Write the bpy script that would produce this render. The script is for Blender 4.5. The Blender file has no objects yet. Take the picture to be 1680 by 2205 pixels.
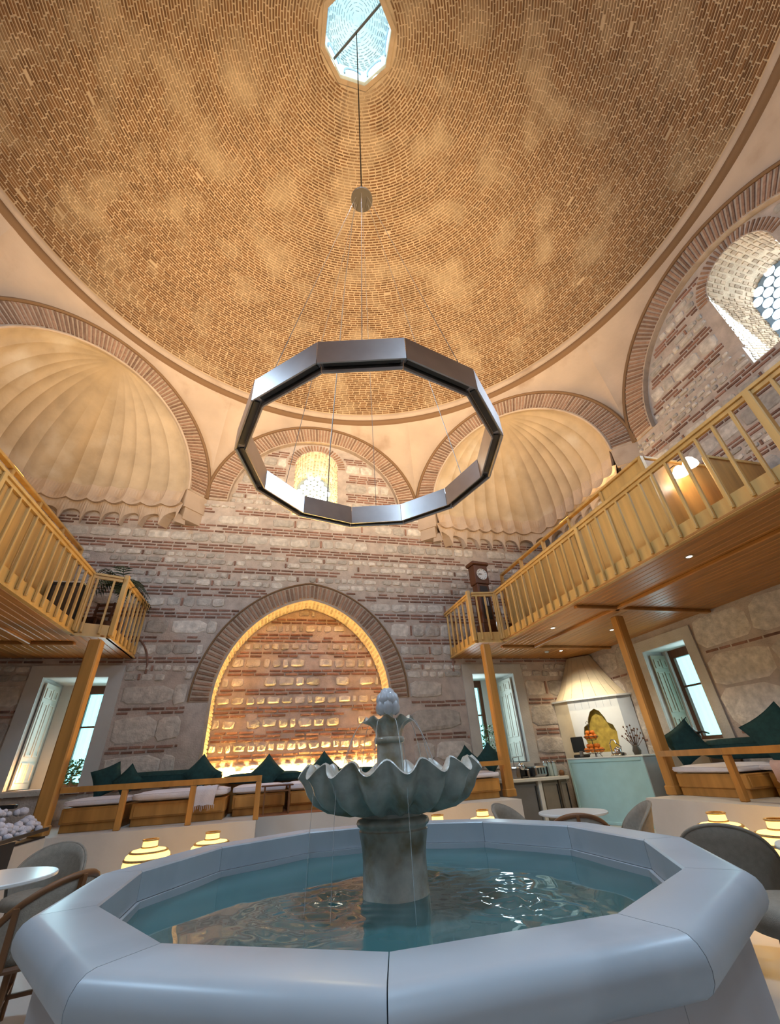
import bpy, math, random
import numpy as np
from mathutils import Vector, Matrix
from mathutils.geometry import tessellate_polygon

scene = bpy.context.scene
COL = scene.collection
PI = math.pi

# ------------------------------------------------------------------ camera
# metres; dome axis / fountain at x=y=0, far wall at y=+7, right wall at x=+7
CAM = Vector((-0.720, -2.900, 1.05))
PITCH, ROLL, YAW, FPX = math.radians(31.286), math.radians(-3.476), math.radians(15.7), 894.85
fw = Vector((math.sin(YAW) * math.cos(PITCH), math.cos(YAW) * math.cos(PITCH), math.sin(PITCH)))
rt = Vector((math.cos(YAW), -math.sin(YAW), 0))
up = rt.cross(fw)
r2 = math.cos(ROLL) * rt + math.sin(ROLL) * up
u2 = -math.sin(ROLL) * rt + math.cos(ROLL) * up
cd = bpy.data.cameras.new('camera')
cam = bpy.data.objects.new('camera', cd)
COL.objects.link(cam)
cam.matrix_world = Matrix(((r2.x, u2.x, -fw.x, CAM.x), (r2.y, u2.y, -fw.y, CAM.y), (r2.z, u2.z, -fw.z, CAM.z), (0, 0, 0, 1)))
cd.sensor_fit = 'HORIZONTAL'
cd.sensor_width = 36
cd.lens = FPX / 1680 * 36
cd.clip_start = 0.05
scene.camera = cam

# ------------------------------------------------------------------ light
scene.view_settings.view_transform = 'Standard'
scene.view_settings.look = 'None'
scene.view_settings.gamma = 1
scene.view_settings.use_curve_mapping = False
scene.view_settings.exposure = 0.24
scene.cycles.max_bounces = 6
scene.cycles.diffuse_bounces = 3
scene.cycles.glossy_bounces = 3
scene.cycles.transmission_bounces = 4
scene.cycles.sample_clamp_indirect = 6
scene.cycles.adaptive_threshold = .03
w = bpy.data.worlds.new('sky')
scene.world = w
w.use_nodes = True
w.node_tree.nodes['Background'].inputs[0].default_value = (0.62, 0.80, 1.0, 1)
w.node_tree.nodes['Background'].inputs[1].default_value = 1.0


def area(name, loc, direction, sx, sy, watts, col, spread=180):
    l = bpy.data.lights.new(name, 'AREA')
    l.shape = 'RECTANGLE'
    l.size, l.size_y, l.energy, l.color = sx, sy, watts, col
    l.spread = math.radians(spread)
    o = bpy.data.objects.new(name, l)
    o.location = loc
    o.rotation_euler = Vector(direction).to_track_quat('-Z', 'Y').to_euler()
    COL.objects.link(o)
    return o


def spot(name, loc, target, watts, col, angle, blend=.6, radius=.08):
    l = bpy.data.lights.new(name, 'SPOT')
    l.energy, l.color, l.spot_size, l.spot_blend, l.shadow_soft_size = watts, col, math.radians(angle), blend, radius
    o = bpy.data.objects.new(name, l)
    o.location = loc
    o.rotation_euler = (Vector(target) - Vector(loc)).to_track_quat('-Z', 'Y').to_euler()
    COL.objects.link(o)
    return o


def point(name, loc, watts, col, radius=.05):
    l = bpy.data.lights.new(name, 'POINT')
    l.energy, l.color, l.shadow_soft_size = watts, col, radius
    o = bpy.data.objects.new(name, l)
    o.location = loc
    COL.objects.link(o)
    return o


WARM, AMBER, COOL, WHITE = (1, .70, .37), (1, .5, .16), (.50, .74, 1.0), (1, .9, .78)
# strip lights along the tops of the gallery partitions, shining up
area('partition_uplight_right', (5.3, 3.6, 5.45), (-.35, 0, 1), .3, 6, 150, WARM)
area('partition_uplight_left', (-5.3, 3.6, 5.45), (.35, 0, 1), .3, 6, 150, WARM)
# added unseen spot behind the camera, brightens the far side of the dome
spot('added_dome_spot', (0.6, -6.2, 4.9), (0.4, 5.4, 13.2), 9200, WARM, 78, 1., .25)
# daylight: lantern above the oculus, high windows of the four walls; the last is an added cool fill behind the camera
area('lantern_daylight', (0, 0, 18.2), (0, 0, -1), 1.3, 1.3, 105, COOL, 50)
area('high_window_daylight_right', (7.35, -.38, 8.1), (-1, 0, -.35), 1.0, 1.6, 230, COOL)
area('high_window_daylight_left', (-7.3, 0, 8.3), (1, 0, -.3), 1.2, 2.0, 380, COOL)
area('high_window_daylight_rear', (0, -7.3, 8.3), (0, 1, -.22), 1.2, 2.0, 220, COOL)
area('added_fill_rear', (0, -6.8, 2.0), (0, 1, -.05), 3.6, 2.6, 12, (.70, .84, 1.0))

# ------------------------------------------------------------------ materials
MATS = {}


def mat(name, col, rough=.6, metal=0., var=0., vscale=6., bump=0., bscale=40., emit=0., ecol=None, spec=.4,
        rand=0., stain=None, island=False, grain=None, stain_scale=1.2, stain_lo=.52, stain_hi=.62, alpha=None):
    m = bpy.data.materials.new(name)
    m.use_nodes = True
    nt = m.node_tree
    N, L = nt.nodes, nt.links
    b = N['Principled BSDF']
    b.inputs['Roughness'].default_value = rough
    b.inputs['Metallic'].default_value = metal
    b.inputs['Specular IOR Level'].default_value = spec
    geo = N.new('ShaderNodeNewGeometry')
    pos = geo.outputs['Position']
    if grain:
        mp = N.new('ShaderNodeMapping')
        mp.inputs['Scale'].default_value = grain
        L.new(pos, mp.inputs['Vector'])
        gpos = mp.outputs['Vector']
    else:
        gpos = pos
    cur = None
    rgb = N.new('ShaderNodeRGB')
    rgb.outputs[0].default_value = (*col, 1)
    cur = rgb.outputs[0]

    def noise(scale, vec, detail=4):
        n = N.new('ShaderNodeTexNoise')
        n.inputs['Scale'].default_value = scale
        n.inputs['Detail'].default_value = detail
        L.new(vec, n.inputs['Vector'])
        return n.outputs['Fac']

    def mixc(fac, a, c, mode='MIX'):
        n = N.new('ShaderNodeMix')
        n.data_type = 'RGBA'
        n.blend_type = mode
        if isinstance(fac, float):
            n.inputs[0].default_value = fac
        else:
            L.new(fac, n.inputs[0])
        for i, s in ((6, a), (7, c)):
            if isinstance(s, tuple):
                n.inputs[i].default_value = (*s, 1)
            else:
                L.new(s, n.inputs[i])
        return n.outputs[2]

    def ramp(fac, lo, hi, a=0., c=1.):
        n = N.new('ShaderNodeMapRange')
        n.inputs[1].default_value, n.inputs[2].default_value = lo, hi
        n.inputs[3].default_value, n.inputs[4].default_value = a, c
        L.new(fac, n.inputs[0])
        return n.outputs[0]

    if rand:
        if island:
            src = geo.outputs['Random Per Island']
        else:
            src = N.new('ShaderNodeObjectInfo').outputs['Random']
        v = ramp(src, 0, 1, 1 - rand, 1 + rand)
        hsv = N.new('ShaderNodeHueSaturation')
        L.new(v, hsv.inputs['Value'])
        L.new(cur, hsv.inputs['Color'])
        cur = hsv.outputs[0]
    if var:
        v = ramp(noise(vscale, gpos), .3, .7, 1 - var, 1 + var)
        hsv = N.new('ShaderNodeHueSaturation')
        L.new(v, hsv.inputs['Value'])
        L.new(cur, hsv.inputs['Color'])
        cur = hsv.outputs[0]
    if stain:
        cur = mixc(ramp(noise(stain_scale, pos, 6), stain_lo, stain_hi), cur, stain)
    L.new(cur, b.inputs['Base Color'])
    if bump:
        bp = N.new('ShaderNodeBump')
        bp.inputs['Strength'].default_value = bump
        bp.inputs['Distance'].default_value = .02
        L.new(noise(bscale, gpos, 5), bp.inputs['Height'])
        L.new(bp.outputs[0], b.inputs['Normal'])
    if emit:
        b.inputs['Emission Color'].default_value = (*(ecol or col), 1)
        b.inputs['Emission Strength'].default_value = emit
    MATS[name] = m
    return m


mat('dome_mortar', (.58, .42, .25), .9, var=.16, vscale=2.5, bump=.5, bscale=25)
mat('dome_brick', (.20, .098, .038), .9, rand=.28, island=True, stain=(.44, .315, .18), stain_scale=.85, stain_lo=.50, stain_hi=.70, bump=.3)
mat('dome_brick_single', (.20, .098, .038), .9, rand=.28, stain=(.44, .315, .18), stain_scale=.85, stain_lo=.50, stain_hi=.70, bump=.3)
mat('plaster', (.54, .41, .305), .85, var=.10, vscale=1.3, bump=.25, bscale=12, stain=(.40, .28, .19), stain_scale=1.1, stain_lo=.58, stain_hi=.75)
mat('plaster_conch', (.50, .385, .26), .85, var=.14, vscale=2.0, bump=.3, bscale=14, stain=(.62, .53, .42), stain_scale=.8, stain_lo=.56, stain_hi=.70)
mat('plaster_brown', (.22, .125, .062), .9, bump=.2)
mat('mortar', (.49, .405, .345), .95, var=.18, vscale=5, bump=.7, bscale=30)
mat('stone', (.54, .485, .425), .9, rand=.28, var=.22, vscale=9, bump=.9, bscale=22)
mat('stone_stuff', (.54, .485, .425), .9, rand=.28, island=True, var=.22, vscale=9, bump=.9, bscale=22)
mat('wall_brick', (.27, .145, .105), .9, rand=.35, var=.2, vscale=14, bump=.5)
mat('wall_brick_stuff', (.27, .145, .105), .9, rand=.35, island=True, var=.2, vscale=14, bump=.5)
mat('voussoir', (.30, .175, .115), .9, rand=.30, var=.2, vscale=14, bump=.5)
mat('arch_mortar', (.50, .385, .29), .95, var=.15, bump=.5)
mat('ashlar', (.52, .48, .42), .85, var=.12, vscale=3, bump=.4, bscale=30)
mat('white_plaster', (.54, .525, .49), .7, var=.06, vscale=2, bump=.12, bscale=10)
mat('wood', (.46, .225, .055), .42, var=.22, vscale=7, grain=(1, 1, .12), bump=.06, bscale=20)
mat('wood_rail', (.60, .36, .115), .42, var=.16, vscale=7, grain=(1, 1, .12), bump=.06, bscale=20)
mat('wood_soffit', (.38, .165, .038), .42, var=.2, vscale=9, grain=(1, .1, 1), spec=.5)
mat('wood_dark', (.10, .035, .014), .4, var=.2, vscale=8, grain=(1, 1, .15))
mat('wood_mid', (.17, .075, .028), .45, var=.2, vscale=8, grain=(1, 1, .15))
mat('black', (.012, .012, .013), .45)
mat('cable_black', (.02, .016, .012), 1., spec=0.)
mat('marble', (.375, .425, .465), .32, var=.07, vscale=1.6, stain=(.335, .385, .425), stain_scale=2.2, spec=.5)
mat('basin_wall', (.42, .41, .42), .5, var=.08, vscale=2)
mat('fountain_stone', (.43, .425, .375), .24, var=.28, vscale=9, bump=.15, bscale=25, stain=(.25, .19, .10), stain_scale=5, stain_lo=.50, stain_hi=.68, spec=.6)
mat('fountain_marble', (.42, .44, .47), .3, var=.14, vscale=12, spec=.5)
mat('steel', (.40, .37, .36), .31, metal=1., var=.15, vscale=3)
mat('steel_dark', (.10, .085, .07), .5, metal=.6)
mat('wire', (.30, .27, .24), .4, metal=.8)
mat('green_fabric', (.010, .045, .045), .9, bump=.2, bscale=200, var=.2, vscale=20)
mat('white_fabric', (.74, .73, .80), .9, bump=.25, bscale=60, var=.05)
mat('grey_fabric', (.25, .225, .185), .9, bump=.25, bscale=260, var=.1, vscale=30)
mat('pink_towel', (.60, .42, .38), .95, bump=.4, bscale=120, var=.1)
mat('cane', (.33, .30, .25), .8, var=.1, vscale=50, bump=.3, bscale=160)
mat('table_white', (.62, .66, .66), .25, spec=.5)
mat('floor_marble', (.48, .45, .41), .3, var=.12, vscale=1.2, spec=.5)
mat('blue_panel', (.40, .66, .70), .45, var=.04)
mat('blue_panel_side', (.45, .50, .55), .5, var=.04)
mat('counter_stone', (.66, .63, .56), .35, var=.08)
mat('cabinet_grey', (.17, .16, .15), .4, var=.06)
mat('cabinet_taupe', (.23, .19, .14), .4, var=.08)
mat('hood_cream', (.66, .58, .42), .6, var=.06)
mat('hood_white', (.70, .74, .74), .5, var=.03)
mat('hearth_lit_yellow', (.42, .30, .05), .8, var=.25, vscale=12)  # hearth brick, with the yellow light on it put into the colour
mat('orange_fruit', (.75, .20, .015), .4, rand=.15, bump=.1, bscale=120)
mat('chrome', (.55, .55, .56), .18, metal=1.)
mat('glassware', (.45, .55, .52), .1, spec=.6)
mat('shutter', (.30, .27, .20), .5, var=.08, grain=(1, 1, .2))
mat('shutter_light', (.62, .58, .50), .5, var=.06)
mat('leaf', (.028, .055, .028), .5, rand=.3, var=.3, vscale=20)
mat('shrub', (.04, .085, .018), .6, var=.4, vscale=25)
mat('clock_face', (.80, .80, .76), .3)
mat('curtain', (.30, .72, .76), .8, emit=1.5, ecol=(.36, .86, .92))  # daylight through the cloth is put in as a glow
mat('daylight_pane', (.9, .96, 1), .3, emit=5.5, ecol=(.86, .95, 1))
mat('lantern_pane', (.8, .95, 1), .3, emit=2.5, ecol=(.70, .93, 1))
mat('lattice', (.30, .40, .50), .7)
mat('led_soft', (1, .6, .2), .5, emit=3., ecol=(1, .55, .15))
mat('led', (1, .6, .2), .5, emit=34., ecol=(1, .50, .13))
mat('led_yellow', (1, .7, .25), .5, emit=600., ecol=(1, .66, .20))
mat('glow_core', (1, .65, .25), .6, emit=2.2, ecol=(1, .55, .15))
mat('lamp_shade', (1, .9, .75), .6, emit=4., ecol=(1, .84, .60))
mat('downlight', (1, .9, .75), .6, emit=22., ecol=(1, .86, .62))
mat('rattan', (.42, .27, .10), .7, var=.25, vscale=30, bump=.4, bscale=90)
mat('lantern_white', (.72, .83, .86), .8, var=.05)
mat('lantern_brick', (.45, .55, .58), .9, rand=.2, island=True)
mat('pebble_white', (.62, .62, .70), .8, rand=.12, island=True, var=.1, vscale=30, bump=.5, bscale=40)
mat('reveal_brick', (.48, .37, .27), .9, rand=.3, island=True, bump=.5)
mat('reveal_warm_mortar', (.60, .50, .38), .95, var=.15, bump=.5)
mat('tile_floor', (.33, .13, .06), .5, var=.2)
m = mat('water', (.04, .125, .13), .03, spec=.6)
m.node_tree.nodes['Principled BSDF'].inputs['IOR'].default_value = 1.33
m = mat('water_stream', (.75, .82, .84), .05, spec=.8)
m.node_tree.nodes['Principled BSDF'].inputs['Transmission Weight'].default_value = .6


# ------------------------------------------------------------------ mesh helpers
class MB:
    def __init__(s):
        s.v, s.f = [], []

    def add(s, vs, fs):
        k = len(s.v)
        s.v.extend([tuple(p) for p in vs])
        s.f.extend([tuple(i + k for i in f) for f in fs])
        return s

    def box(s, x0, x1, y0, y1, z0, z1):
        return s.add([(x0, y0, z0), (x1, y0, z0), (x1, y1, z0), (x0, y1, z0), (x0, y0, z1), (x1, y0, z1), (x1, y1, z1), (x0, y1, z1)],
                     [(0, 3, 2, 1), (4, 5, 6, 7), (0, 1, 5, 4), (1, 2, 6, 5), (2, 3, 7, 6), (3, 0, 4, 7)])

    def bbox(s, x0, x1, y0, y1, z0, z1, b=.01):
        """box with chamfered edges"""
        vs = []
        for z, i in ((z0, b), (z0 + b, 0), (z1 - b, 0), (z1, b)):
            X0, X1, Y0, Y1 = x0 + i, x1 - i, y0 + i, y1 - i
            c = b if i == 0 else b * .6
            vs += [(X0 + c, Y0, z), (X1 - c, Y0, z), (X1, Y0 + c, z), (X1, Y1 - c, z), (X1 - c, Y1, z), (X0 + c, Y1, z), (X0, Y1 - c, z), (X0, Y0 + c, z)]
        fs = [tuple(range(7, -1, -1)), tuple(range(24, 32))]
        for k in range(3):
            for i in range(8):
                j = (i + 1) % 8
                fs.append((k * 8 + i, k * 8 + j, k * 8 + 8 + j, k * 8 + 8 + i))
        return s.add(vs, fs)

    def bar(s, p, q, w, h=None, upv=(0, 0, 1)):
        """square bar from p to q"""
        p, q = Vector(p), Vector(q)
        h = h or w
        d = (q - p).normalized()
        u = Vector(upv)
        a = d.cross(u)
        if a.length < 1e-4:
            a = d.cross(Vector((1, 0, 0)))
        a.normalize()
        c = a.cross(d)
        vs = []
        for e in (p, q):
            for sx, sy in ((-1, -1), (1, -1), (1, 1), (-1, 1)):
                vs.append(e + a * sx * w / 2 + c * sy * h / 2)
        return s.add(vs, [(0, 1, 2, 3), (7, 6, 5, 4), (0, 4, 5, 1), (1, 5, 6, 2), (2, 6, 7, 3), (3, 7, 4, 0)])

    def tube(s, pts, r, n=8, r_end=None, cap=True):
        pts = [Vector(p) for p in pts]
        k0 = len(s.v)
        prev = None
        for i, p in enumerate(pts):
            d = (pts[min(i + 1, len(pts) - 1)] - pts[max(i - 1, 0)]).normalized()
            if prev is None:
                a = d.cross(Vector((0, 0, 1)))
                if a.length < 1e-3:
                    a = d.cross(Vector((1, 0, 0)))
            else:
                a = prev - d * prev.dot(d)
            a.normalize()
            prev = a
            c = d.cross(a)
            if isinstance(r, (list, tuple)):
                rr = r[i]
            else:
                rr = r if r_end is None else r + (r_end - r) * i / max(1, len(pts) - 1)
            for j in range(n):
                t = 2 * PI * j / n
                s.v.append(tuple(p + a * rr * math.cos(t) + c * rr * math.sin(t)))
        for i in range(len(pts) - 1):
            for j in range(n):
                s.f.append((k0 + i * n + j, k0 + i * n + (j + 1) % n, k0 + (i + 1) * n + (j + 1) % n, k0 + (i + 1) * n + j))
        if cap:
            s.f.append(tuple(k0 + j for j in range(n - 1, -1, -1)))
            e = k0 + (len(pts) - 1) * n
            s.f.append(tuple(e + j for j in range(n)))
        return s

    def lathe(s, prof, n=32, c=(0, 0), mod=None):
        """prof: list of (r, z)"""
        k0 = len(s.v)
        for i, (r, z) in enumerate(prof):
            for j in range(n):
                a = 2 * PI * j / n
                rr, zz = (r, z) if mod is None else mod(i, r, z, a)
                s.v.append((c[0] + rr * math.cos(a), c[1] + rr * math.sin(a), zz))
        for i in range(len(prof) - 1):
            for j in range(n):
                s.f.append((k0 + i * n + j, k0 + i * n + (j + 1) % n, k0 + (i + 1) * n + (j + 1) % n, k0 + (i + 1) * n + j))
        return s

    def prism(s, poly, z0, z1):
        n = len(poly)
        return s.add([(x, y, z0) for x, y in poly] + [(x, y, z1) for x, y in poly],
                     [tuple(range(n - 1, -1, -1)), tuple(range(n, 2 * n))] + [(i, (i + 1) % n, n + (i + 1) % n, n + i) for i in range(n)])

    def plate(s, loops, fn, d0, d1):
        """2D polygon with holes (loops of (u, z)); fn(u, z, d) -> xyz; thickness d0..d1"""
        flat = [p for l in loops for p in l]
        tri = tessellate_polygon([[Vector((u, z, 0)) for u, z in l] for l in loops])
        n = len(flat)
        k = len(s.v)
        s.v.extend([tuple(fn(u, z, d0)) for u, z in flat] + [tuple(fn(u, z, d1)) for u, z in flat])
        for t in tri:
            s.f.append(tuple(k + i for i in t))
            s.f.append(tuple(k + n + i for i in reversed(t)))
        o = 0
        for l in loops:
            m_ = len(l)
            for i in range(m_):
                a, b_ = o + i, o + (i + 1) % m_
                s.f.append((k + a, k + b_, k + n + b_, k + n + a))
            o += m_
        return s

    def grid(s, rows, close=False):
        k = len(s.v)
        n = len(rows[0])
        for r_ in rows:
            s.v.extend([tuple(p) for p in r_])
        for i in range(len(rows) - 1):
            for j in range(n if close else n - 1):
                j2 = (j + 1) % n
                s.f.append((k + i * n + j, k + i * n + j2, k + (i + 1) * n + j2, k + (i + 1) * n + j))
        return s

    def xf(s, fn):
        s.v = [tuple(fn(p)) for p in s.v]
        return s

    def mesh(s, name, smooth=False):
        me = bpy.data.meshes.new(name)
        me.from_pydata(s.v, [], s.f)
        me.update()
        if smooth:
            me.shade_smooth()
        return me

    def build(s, name, m_, parent=None, smooth=False, loc=None, rotz=0):
        return obj(name, s.mesh(name, smooth), m_, parent, loc, rotz)


def obj(name, me, m_=None, parent=None, loc=None, rotz=0):
    if m_ and not me.materials:
        me.materials.append(MATS[m_])
    o = bpy.data.objects.new(name, me)
    COL.objects.link(o)
    if parent:
        o.parent = parent
    if loc:
        o.location = loc
    if rotz:
        o.rotation_euler[2] = rotz
    return o


def tag(o, label, cat, group=None):
    o['label'] = label
    o['category'] = cat
    if group:
        o['group'] = group
    return o


def thing(name, label, cat, loc=(0, 0, 0), rotz=0, group=None):
    o = bpy.data.objects.new(name, None)
    o.empty_display_size = .1
    COL.objects.link(o)
    o.location = loc
    o.rotation_euler[2] = rotz
    return tag(o, label, cat, group)


def struct(o, label=None):
    o['kind'] = 'structure'
    if label:
        o['label'] = label
    return o


def dup(root, loc, rotz, label, group=None):
    r_ = root.copy()
    COL.objects.link(r_)
    r_.location = loc
    r_.rotation_euler[2] = rotz
    r_['label'] = label
    if group:
        r_['group'] = group
    for ch in list(root.children):
        c = ch.copy()
        COL.objects.link(c)
        c.parent = r_
        for g in ch.children:
            d = g.copy()
            COL.objects.link(d)
            d.parent = c
    return r_


def smooth_by_angle(o, deg=40):
    me = o.data
    me.shade_smooth()
    try:
        me.set_sharp_from_angle(angle=math.radians(deg))
    except Exception:
        pass
    return o


# ------------------------------------------------------------------ dimensions
A = 7.0            # half width of the square hall
FLOOR = -0.16
PLAT = 0.45        # seating platforms
GAL = 3.20         # underside of galleries
GTOP = 3.40
RAIL = 4.32
HS = 7.2           # springing of the great arches
RO, RI = 2.9, 2.36  # great arch extrados / intrados
RING_Z, RING_R = 10.66, 6.97
OC_R, OC_Z = .946, 18.15
random.seed(7)
rng = np.random.default_rng(7)


def facet(az):
    """frame of one octagon side: fn(u, z, d) with d measured into the wall from the side's plane"""
    a = math.radians(az)
    n = (math.cos(a), math.sin(a))
    t = (math.sin(a), -math.cos(a))

    def fn(u, z, d=0.):
        return (n[0] * (A + d) + t[0] * u, n[1] * (A + d) + t[1] * u, z)
    return fn


def arch_pts(cx, cz, r, a0, a1, n):
    return [(cx + r * math.cos(math.radians(a0 + (a1 - a0) * i / n)), cz + r * math.sin(math.radians(a0 + (a1 - a0) * i / n))) for i in range(n + 1)]


def round_opening(cx, z0, zs, hw, n=14):
    """opening with straight jambs and round head, counter-clockwise from lower left"""
    return [(cx - hw, z0), (cx + hw, z0)] + arch_pts(cx, zs, hw, 0, 180, n)


# niche (pointed arch) on the far wall
NX, NHW, NSP = -.10, 1.93, 2.35
NAPEX = 4.62


def pointed(cx, hw, zs, apex, n=14):
    """points of a pointed arch from right springing over the apex to left springing"""
    h = apex - zs
    c = (hw * hw - h * h) / (2 * hw) if False else None
    # arc through (hw,0) and (0,h) centred on the springing line at (-e,0)
    e = (h * h - hw * hw) / (2 * hw)
    R = hw + e
    amax = math.acos(max(-1, min(1, e / R)))
    right = [(cx - e + R * math.cos(amax * i / n), zs + R * math.sin(amax * i / n)) for i in range(n + 1)]
    left = [(2 * cx - x, z) for x, z in reversed(right[:-1])]
    return right + left


def pointed_halfwidth(hw, zs, apex, z):
    if z <= zs:
        return hw
    if z >= apex:
        return -1
    h = apex - zs
    e = (h * h - hw * hw) / (2 * hw)
    R = hw + e
    return math.sqrt(max(0, R * R - (z - zs) ** 2)) - e


# ------------------------------------------------------------------ masonry generator
def stone_unit(k):
    """irregular cushion-faced block, unit size, local +y is proud"""
    rn = random.Random(100 + k)
    base = [(-.5, -.32), (-.34, -.5), (.34, -.5), (.5, -.34), (.5, .34), (.34, .5), (-.34, .5), (-.5, .32)]
    base = [(x + rn.uniform(-.05, .05), z + rn.uniform(-.07, .07)) for x, z in base]
    vs = [(x, 0, z) for x, z in base]
    vs += [(x * .93, .7, z * .90) for x, z in base]
    vs += [(x * .62, 1.0 + rn.uniform(-.25, .25), z * .60) for x, z in base]
    fs = []
    for i in range(8):
        j = (i + 1) % 8
        fs += [(i, j, 8 + j, 8 + i), (8 + i, 8 + j, 16 + j, 16 + i)]
    fs.append(tuple(range(16, 24)))
    return vs, fs


def brick_unit():
    vs = [(-.5, 0, -.5), (.5, 0, -.5), (.5, 0, .5), (-.5, 0, .5), (-.48, 1, -.42), (.48, 1, -.42), (.48, 1, .42), (-.48, 1, .42)]
    fs = [(4, 5, 6, 7), (0, 1, 5, 4), (1, 2, 6, 5), (2, 3, 7, 6), (3, 0, 4, 7)]
    return vs, fs


STONES = [stone_unit(k) for k in range(14)]
STONE_ME = []
for k, (vs, fs) in enumerate(STONES):
    me = bpy.data.meshes.new('stone')
    me.from_pydata(vs, [], fs)
    me.materials.append(MATS['stone'])
    STONE_ME.append(me)
BV, BF = brick_unit()
BRICK_ME = bpy.data.meshes.new('brick')
BRICK_ME.from_pydata(BV, [], BF)
BRICK_ME.materials.append(MATS['wall_brick'])
VOUS_ME = bpy.data.meshes.new('voussoir')
VOUS_ME.from_pydata(BV, [], BF)
VOUS_ME.materials.append(MATS['voussoir'])


class Masonry:
    """collects unit pieces on one wall; the largest become objects of their own, the rest one joined part"""

    def __init__(s, parent, fn, rot):
        s.parent, s.fn, s.rot = parent, fn, rot
        s.items = {'stone': [], 'brick': []}

    def stone(s, u, z, wd, h, proud):
        s.items['stone'].append((u, z, wd, h, proud, random.randrange(14), random.uniform(-.04, .04)))

    def brick(s, u, z, wd, h, proud):
        s.items['brick'].append((u, z, wd, h, proud, 0, random.uniform(-.01, .01)))

    def finish(s, n_stone=300, n_brick=300, score=None):
        sc = score or (lambda it: it[2] * it[3])
        for kind, limit in (('stone', n_stone), ('brick', n_brick)):
            its = sorted(s.items[kind], key=sc, reverse=True)
            for it in its[:limit]:
                u, z, wd, h, pr, k, tilt = it
                o = bpy.data.objects.new(kind, STONE_ME[k] if kind == 'stone' else BRICK_ME)
                COL.objects.link(o)
                o.parent = s.parent
                o.location = s.fn(u, z, 0)
                o.rotation_euler = (0, tilt, s.rot)
                o.scale = (wd, pr, h)
            rest = its[limit:]
            if rest:
                V, F = [], []
                cr, sr = math.cos(s.rot), math.sin(s.rot)
                for u, z, wd, h, pr, k, tilt in rest:
                    vs, fs = STONES[k] if kind == 'stone' else (BV, BF)
                    c0 = s.fn(u, z, 0)
                    kk = len(V)
                    ct, st = math.cos(tilt), math.sin(tilt)
                    for x, y, zz in vs:
                        x, y, zz = x * wd, y * pr, zz * h
                        x, zz = x * ct + zz * st, -x * st + zz * ct
                        V.append((c0[0] + x * cr - y * sr, c0[1] + x * sr + y * cr, c0[2] + zz))
                    F.extend([tuple(i + kk for i in f) for f in fs])
                me = bpy.data.meshes.new('rubble')
                me.from_pydata(V, [], F)
                o = obj('small_stones' if kind == 'stone' else 'small_bricks', me, 'stone_stuff' if kind == 'stone' else 'wall_brick_stuff', s.parent)
                o['kind'] = 'stuff'


def free_intervals(x0, x1, blocks):
    out = [(x0, x1)]
    for b0, b1 in blocks:
        nxt = []
        for a0, a1 in out:
            if b1 <= a0 or b0 >= a1:
                nxt.append((a0, a1))
            else:
                if b0 > a0:
                    nxt.append((a0, b0))
                if b1 < a1:
                    nxt.append((b1, a1))
        out = nxt
    return [(a0, a1) for a0, a1 in out if a1 - a0 > .06]


def courses(M, u0, u1, z0, z1, blocked, big=1., bricks=(2, 3), rubble=False):
    z = z0
    while z < z1 - .08:
        # stone band
        h = random.uniform(.24, .36) * big
        if rubble:
            h = random.uniform(.18, .24)
        h = min(h, z1 - z)
        two = (not rubble) and big <= 1 and random.random() < .35
        rows = [(z, h)] if not two else [(z, h * .52), (z + h * .52, h * .48)]
        for zz, hh in rows:
            for a0, a1 in free_intervals(u0, u1, blocked(zz, zz + hh)):
                u = a0
                while u < a1 - .05:
                    wd = random.uniform(.9, 2.1) * hh * (1.0 if not rubble else .8) * (1.25 if big > 1 else 1)
                    wd = min(wd, a1 - u)
                    if a1 - (u + wd) < .12:
                        wd = a1 - u
                    if wd > .09:
                        gap = .035 if not rubble else .06
                        k = random.random()
                        if k < .93:
                            M.stone(u + wd / 2, zz + hh / 2 + random.uniform(-.01, .01), wd - gap, (hh - .04) * random.uniform(.85, 1.), random.uniform(.018, .04))
                    u += wd
                    if random.random() < .12 and a1 - u > .3 and not rubble:
                        M.brick(u + .025, zz + hh / 2, .04, hh * .7, .02)
                        u += .05
        z += h
        # brick band
        n = random.choice(bricks)
        for i in range(n):
            zc = z + .045 + i * .078
            if zc > z1:
                break
            for a0, a1 in free_intervals(u0, u1, blocked(zc - .03, zc + .03)):
                u = a0 + random.uniform(0, .1)
                while u < a1 - .06:
                    wd = min(random.uniform(.22, .36), a1 - u)
                    if random.random() < .90 and wd > .07:
                        M.brick(u + wd / 2, zc + random.uniform(-.006, .006), wd - .03, .042, random.uniform(.012, .024))
                    u += wd
        z += n * .078 + .02


def voussoirs(parent, fn, rot, cx, cz, r0, r1, a0, a1, pitch, proud, individually=True, thick=None, base_d=0.):
    """radial bricks of a round arch (angles in degrees)"""
    n = max(3, int(abs(math.radians(a1 - a0)) * (r0 + r1) / 2 / pitch))
    V, F = [], []
    for i in range(n):
        a = math.radians(a0 + (a1 - a0) * (i + .5) / n)
        u, z = cx + (r0 + r1) / 2 * math.cos(a), cz + (r0 + r1) / 2 * math.sin(a)
        place_voussoir(parent, fn, rot, u, z, a, (r1 - r0), (thick or pitch * .55), proud, base_d, V, F, individually)
    if V:
        me = bpy.data.meshes.new('voussoirs')
        me.from_pydata(V, [], F)
        o = obj('arch_bricks', me, 'wall_brick_stuff', parent)
        o['kind'] = 'stuff'


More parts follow.
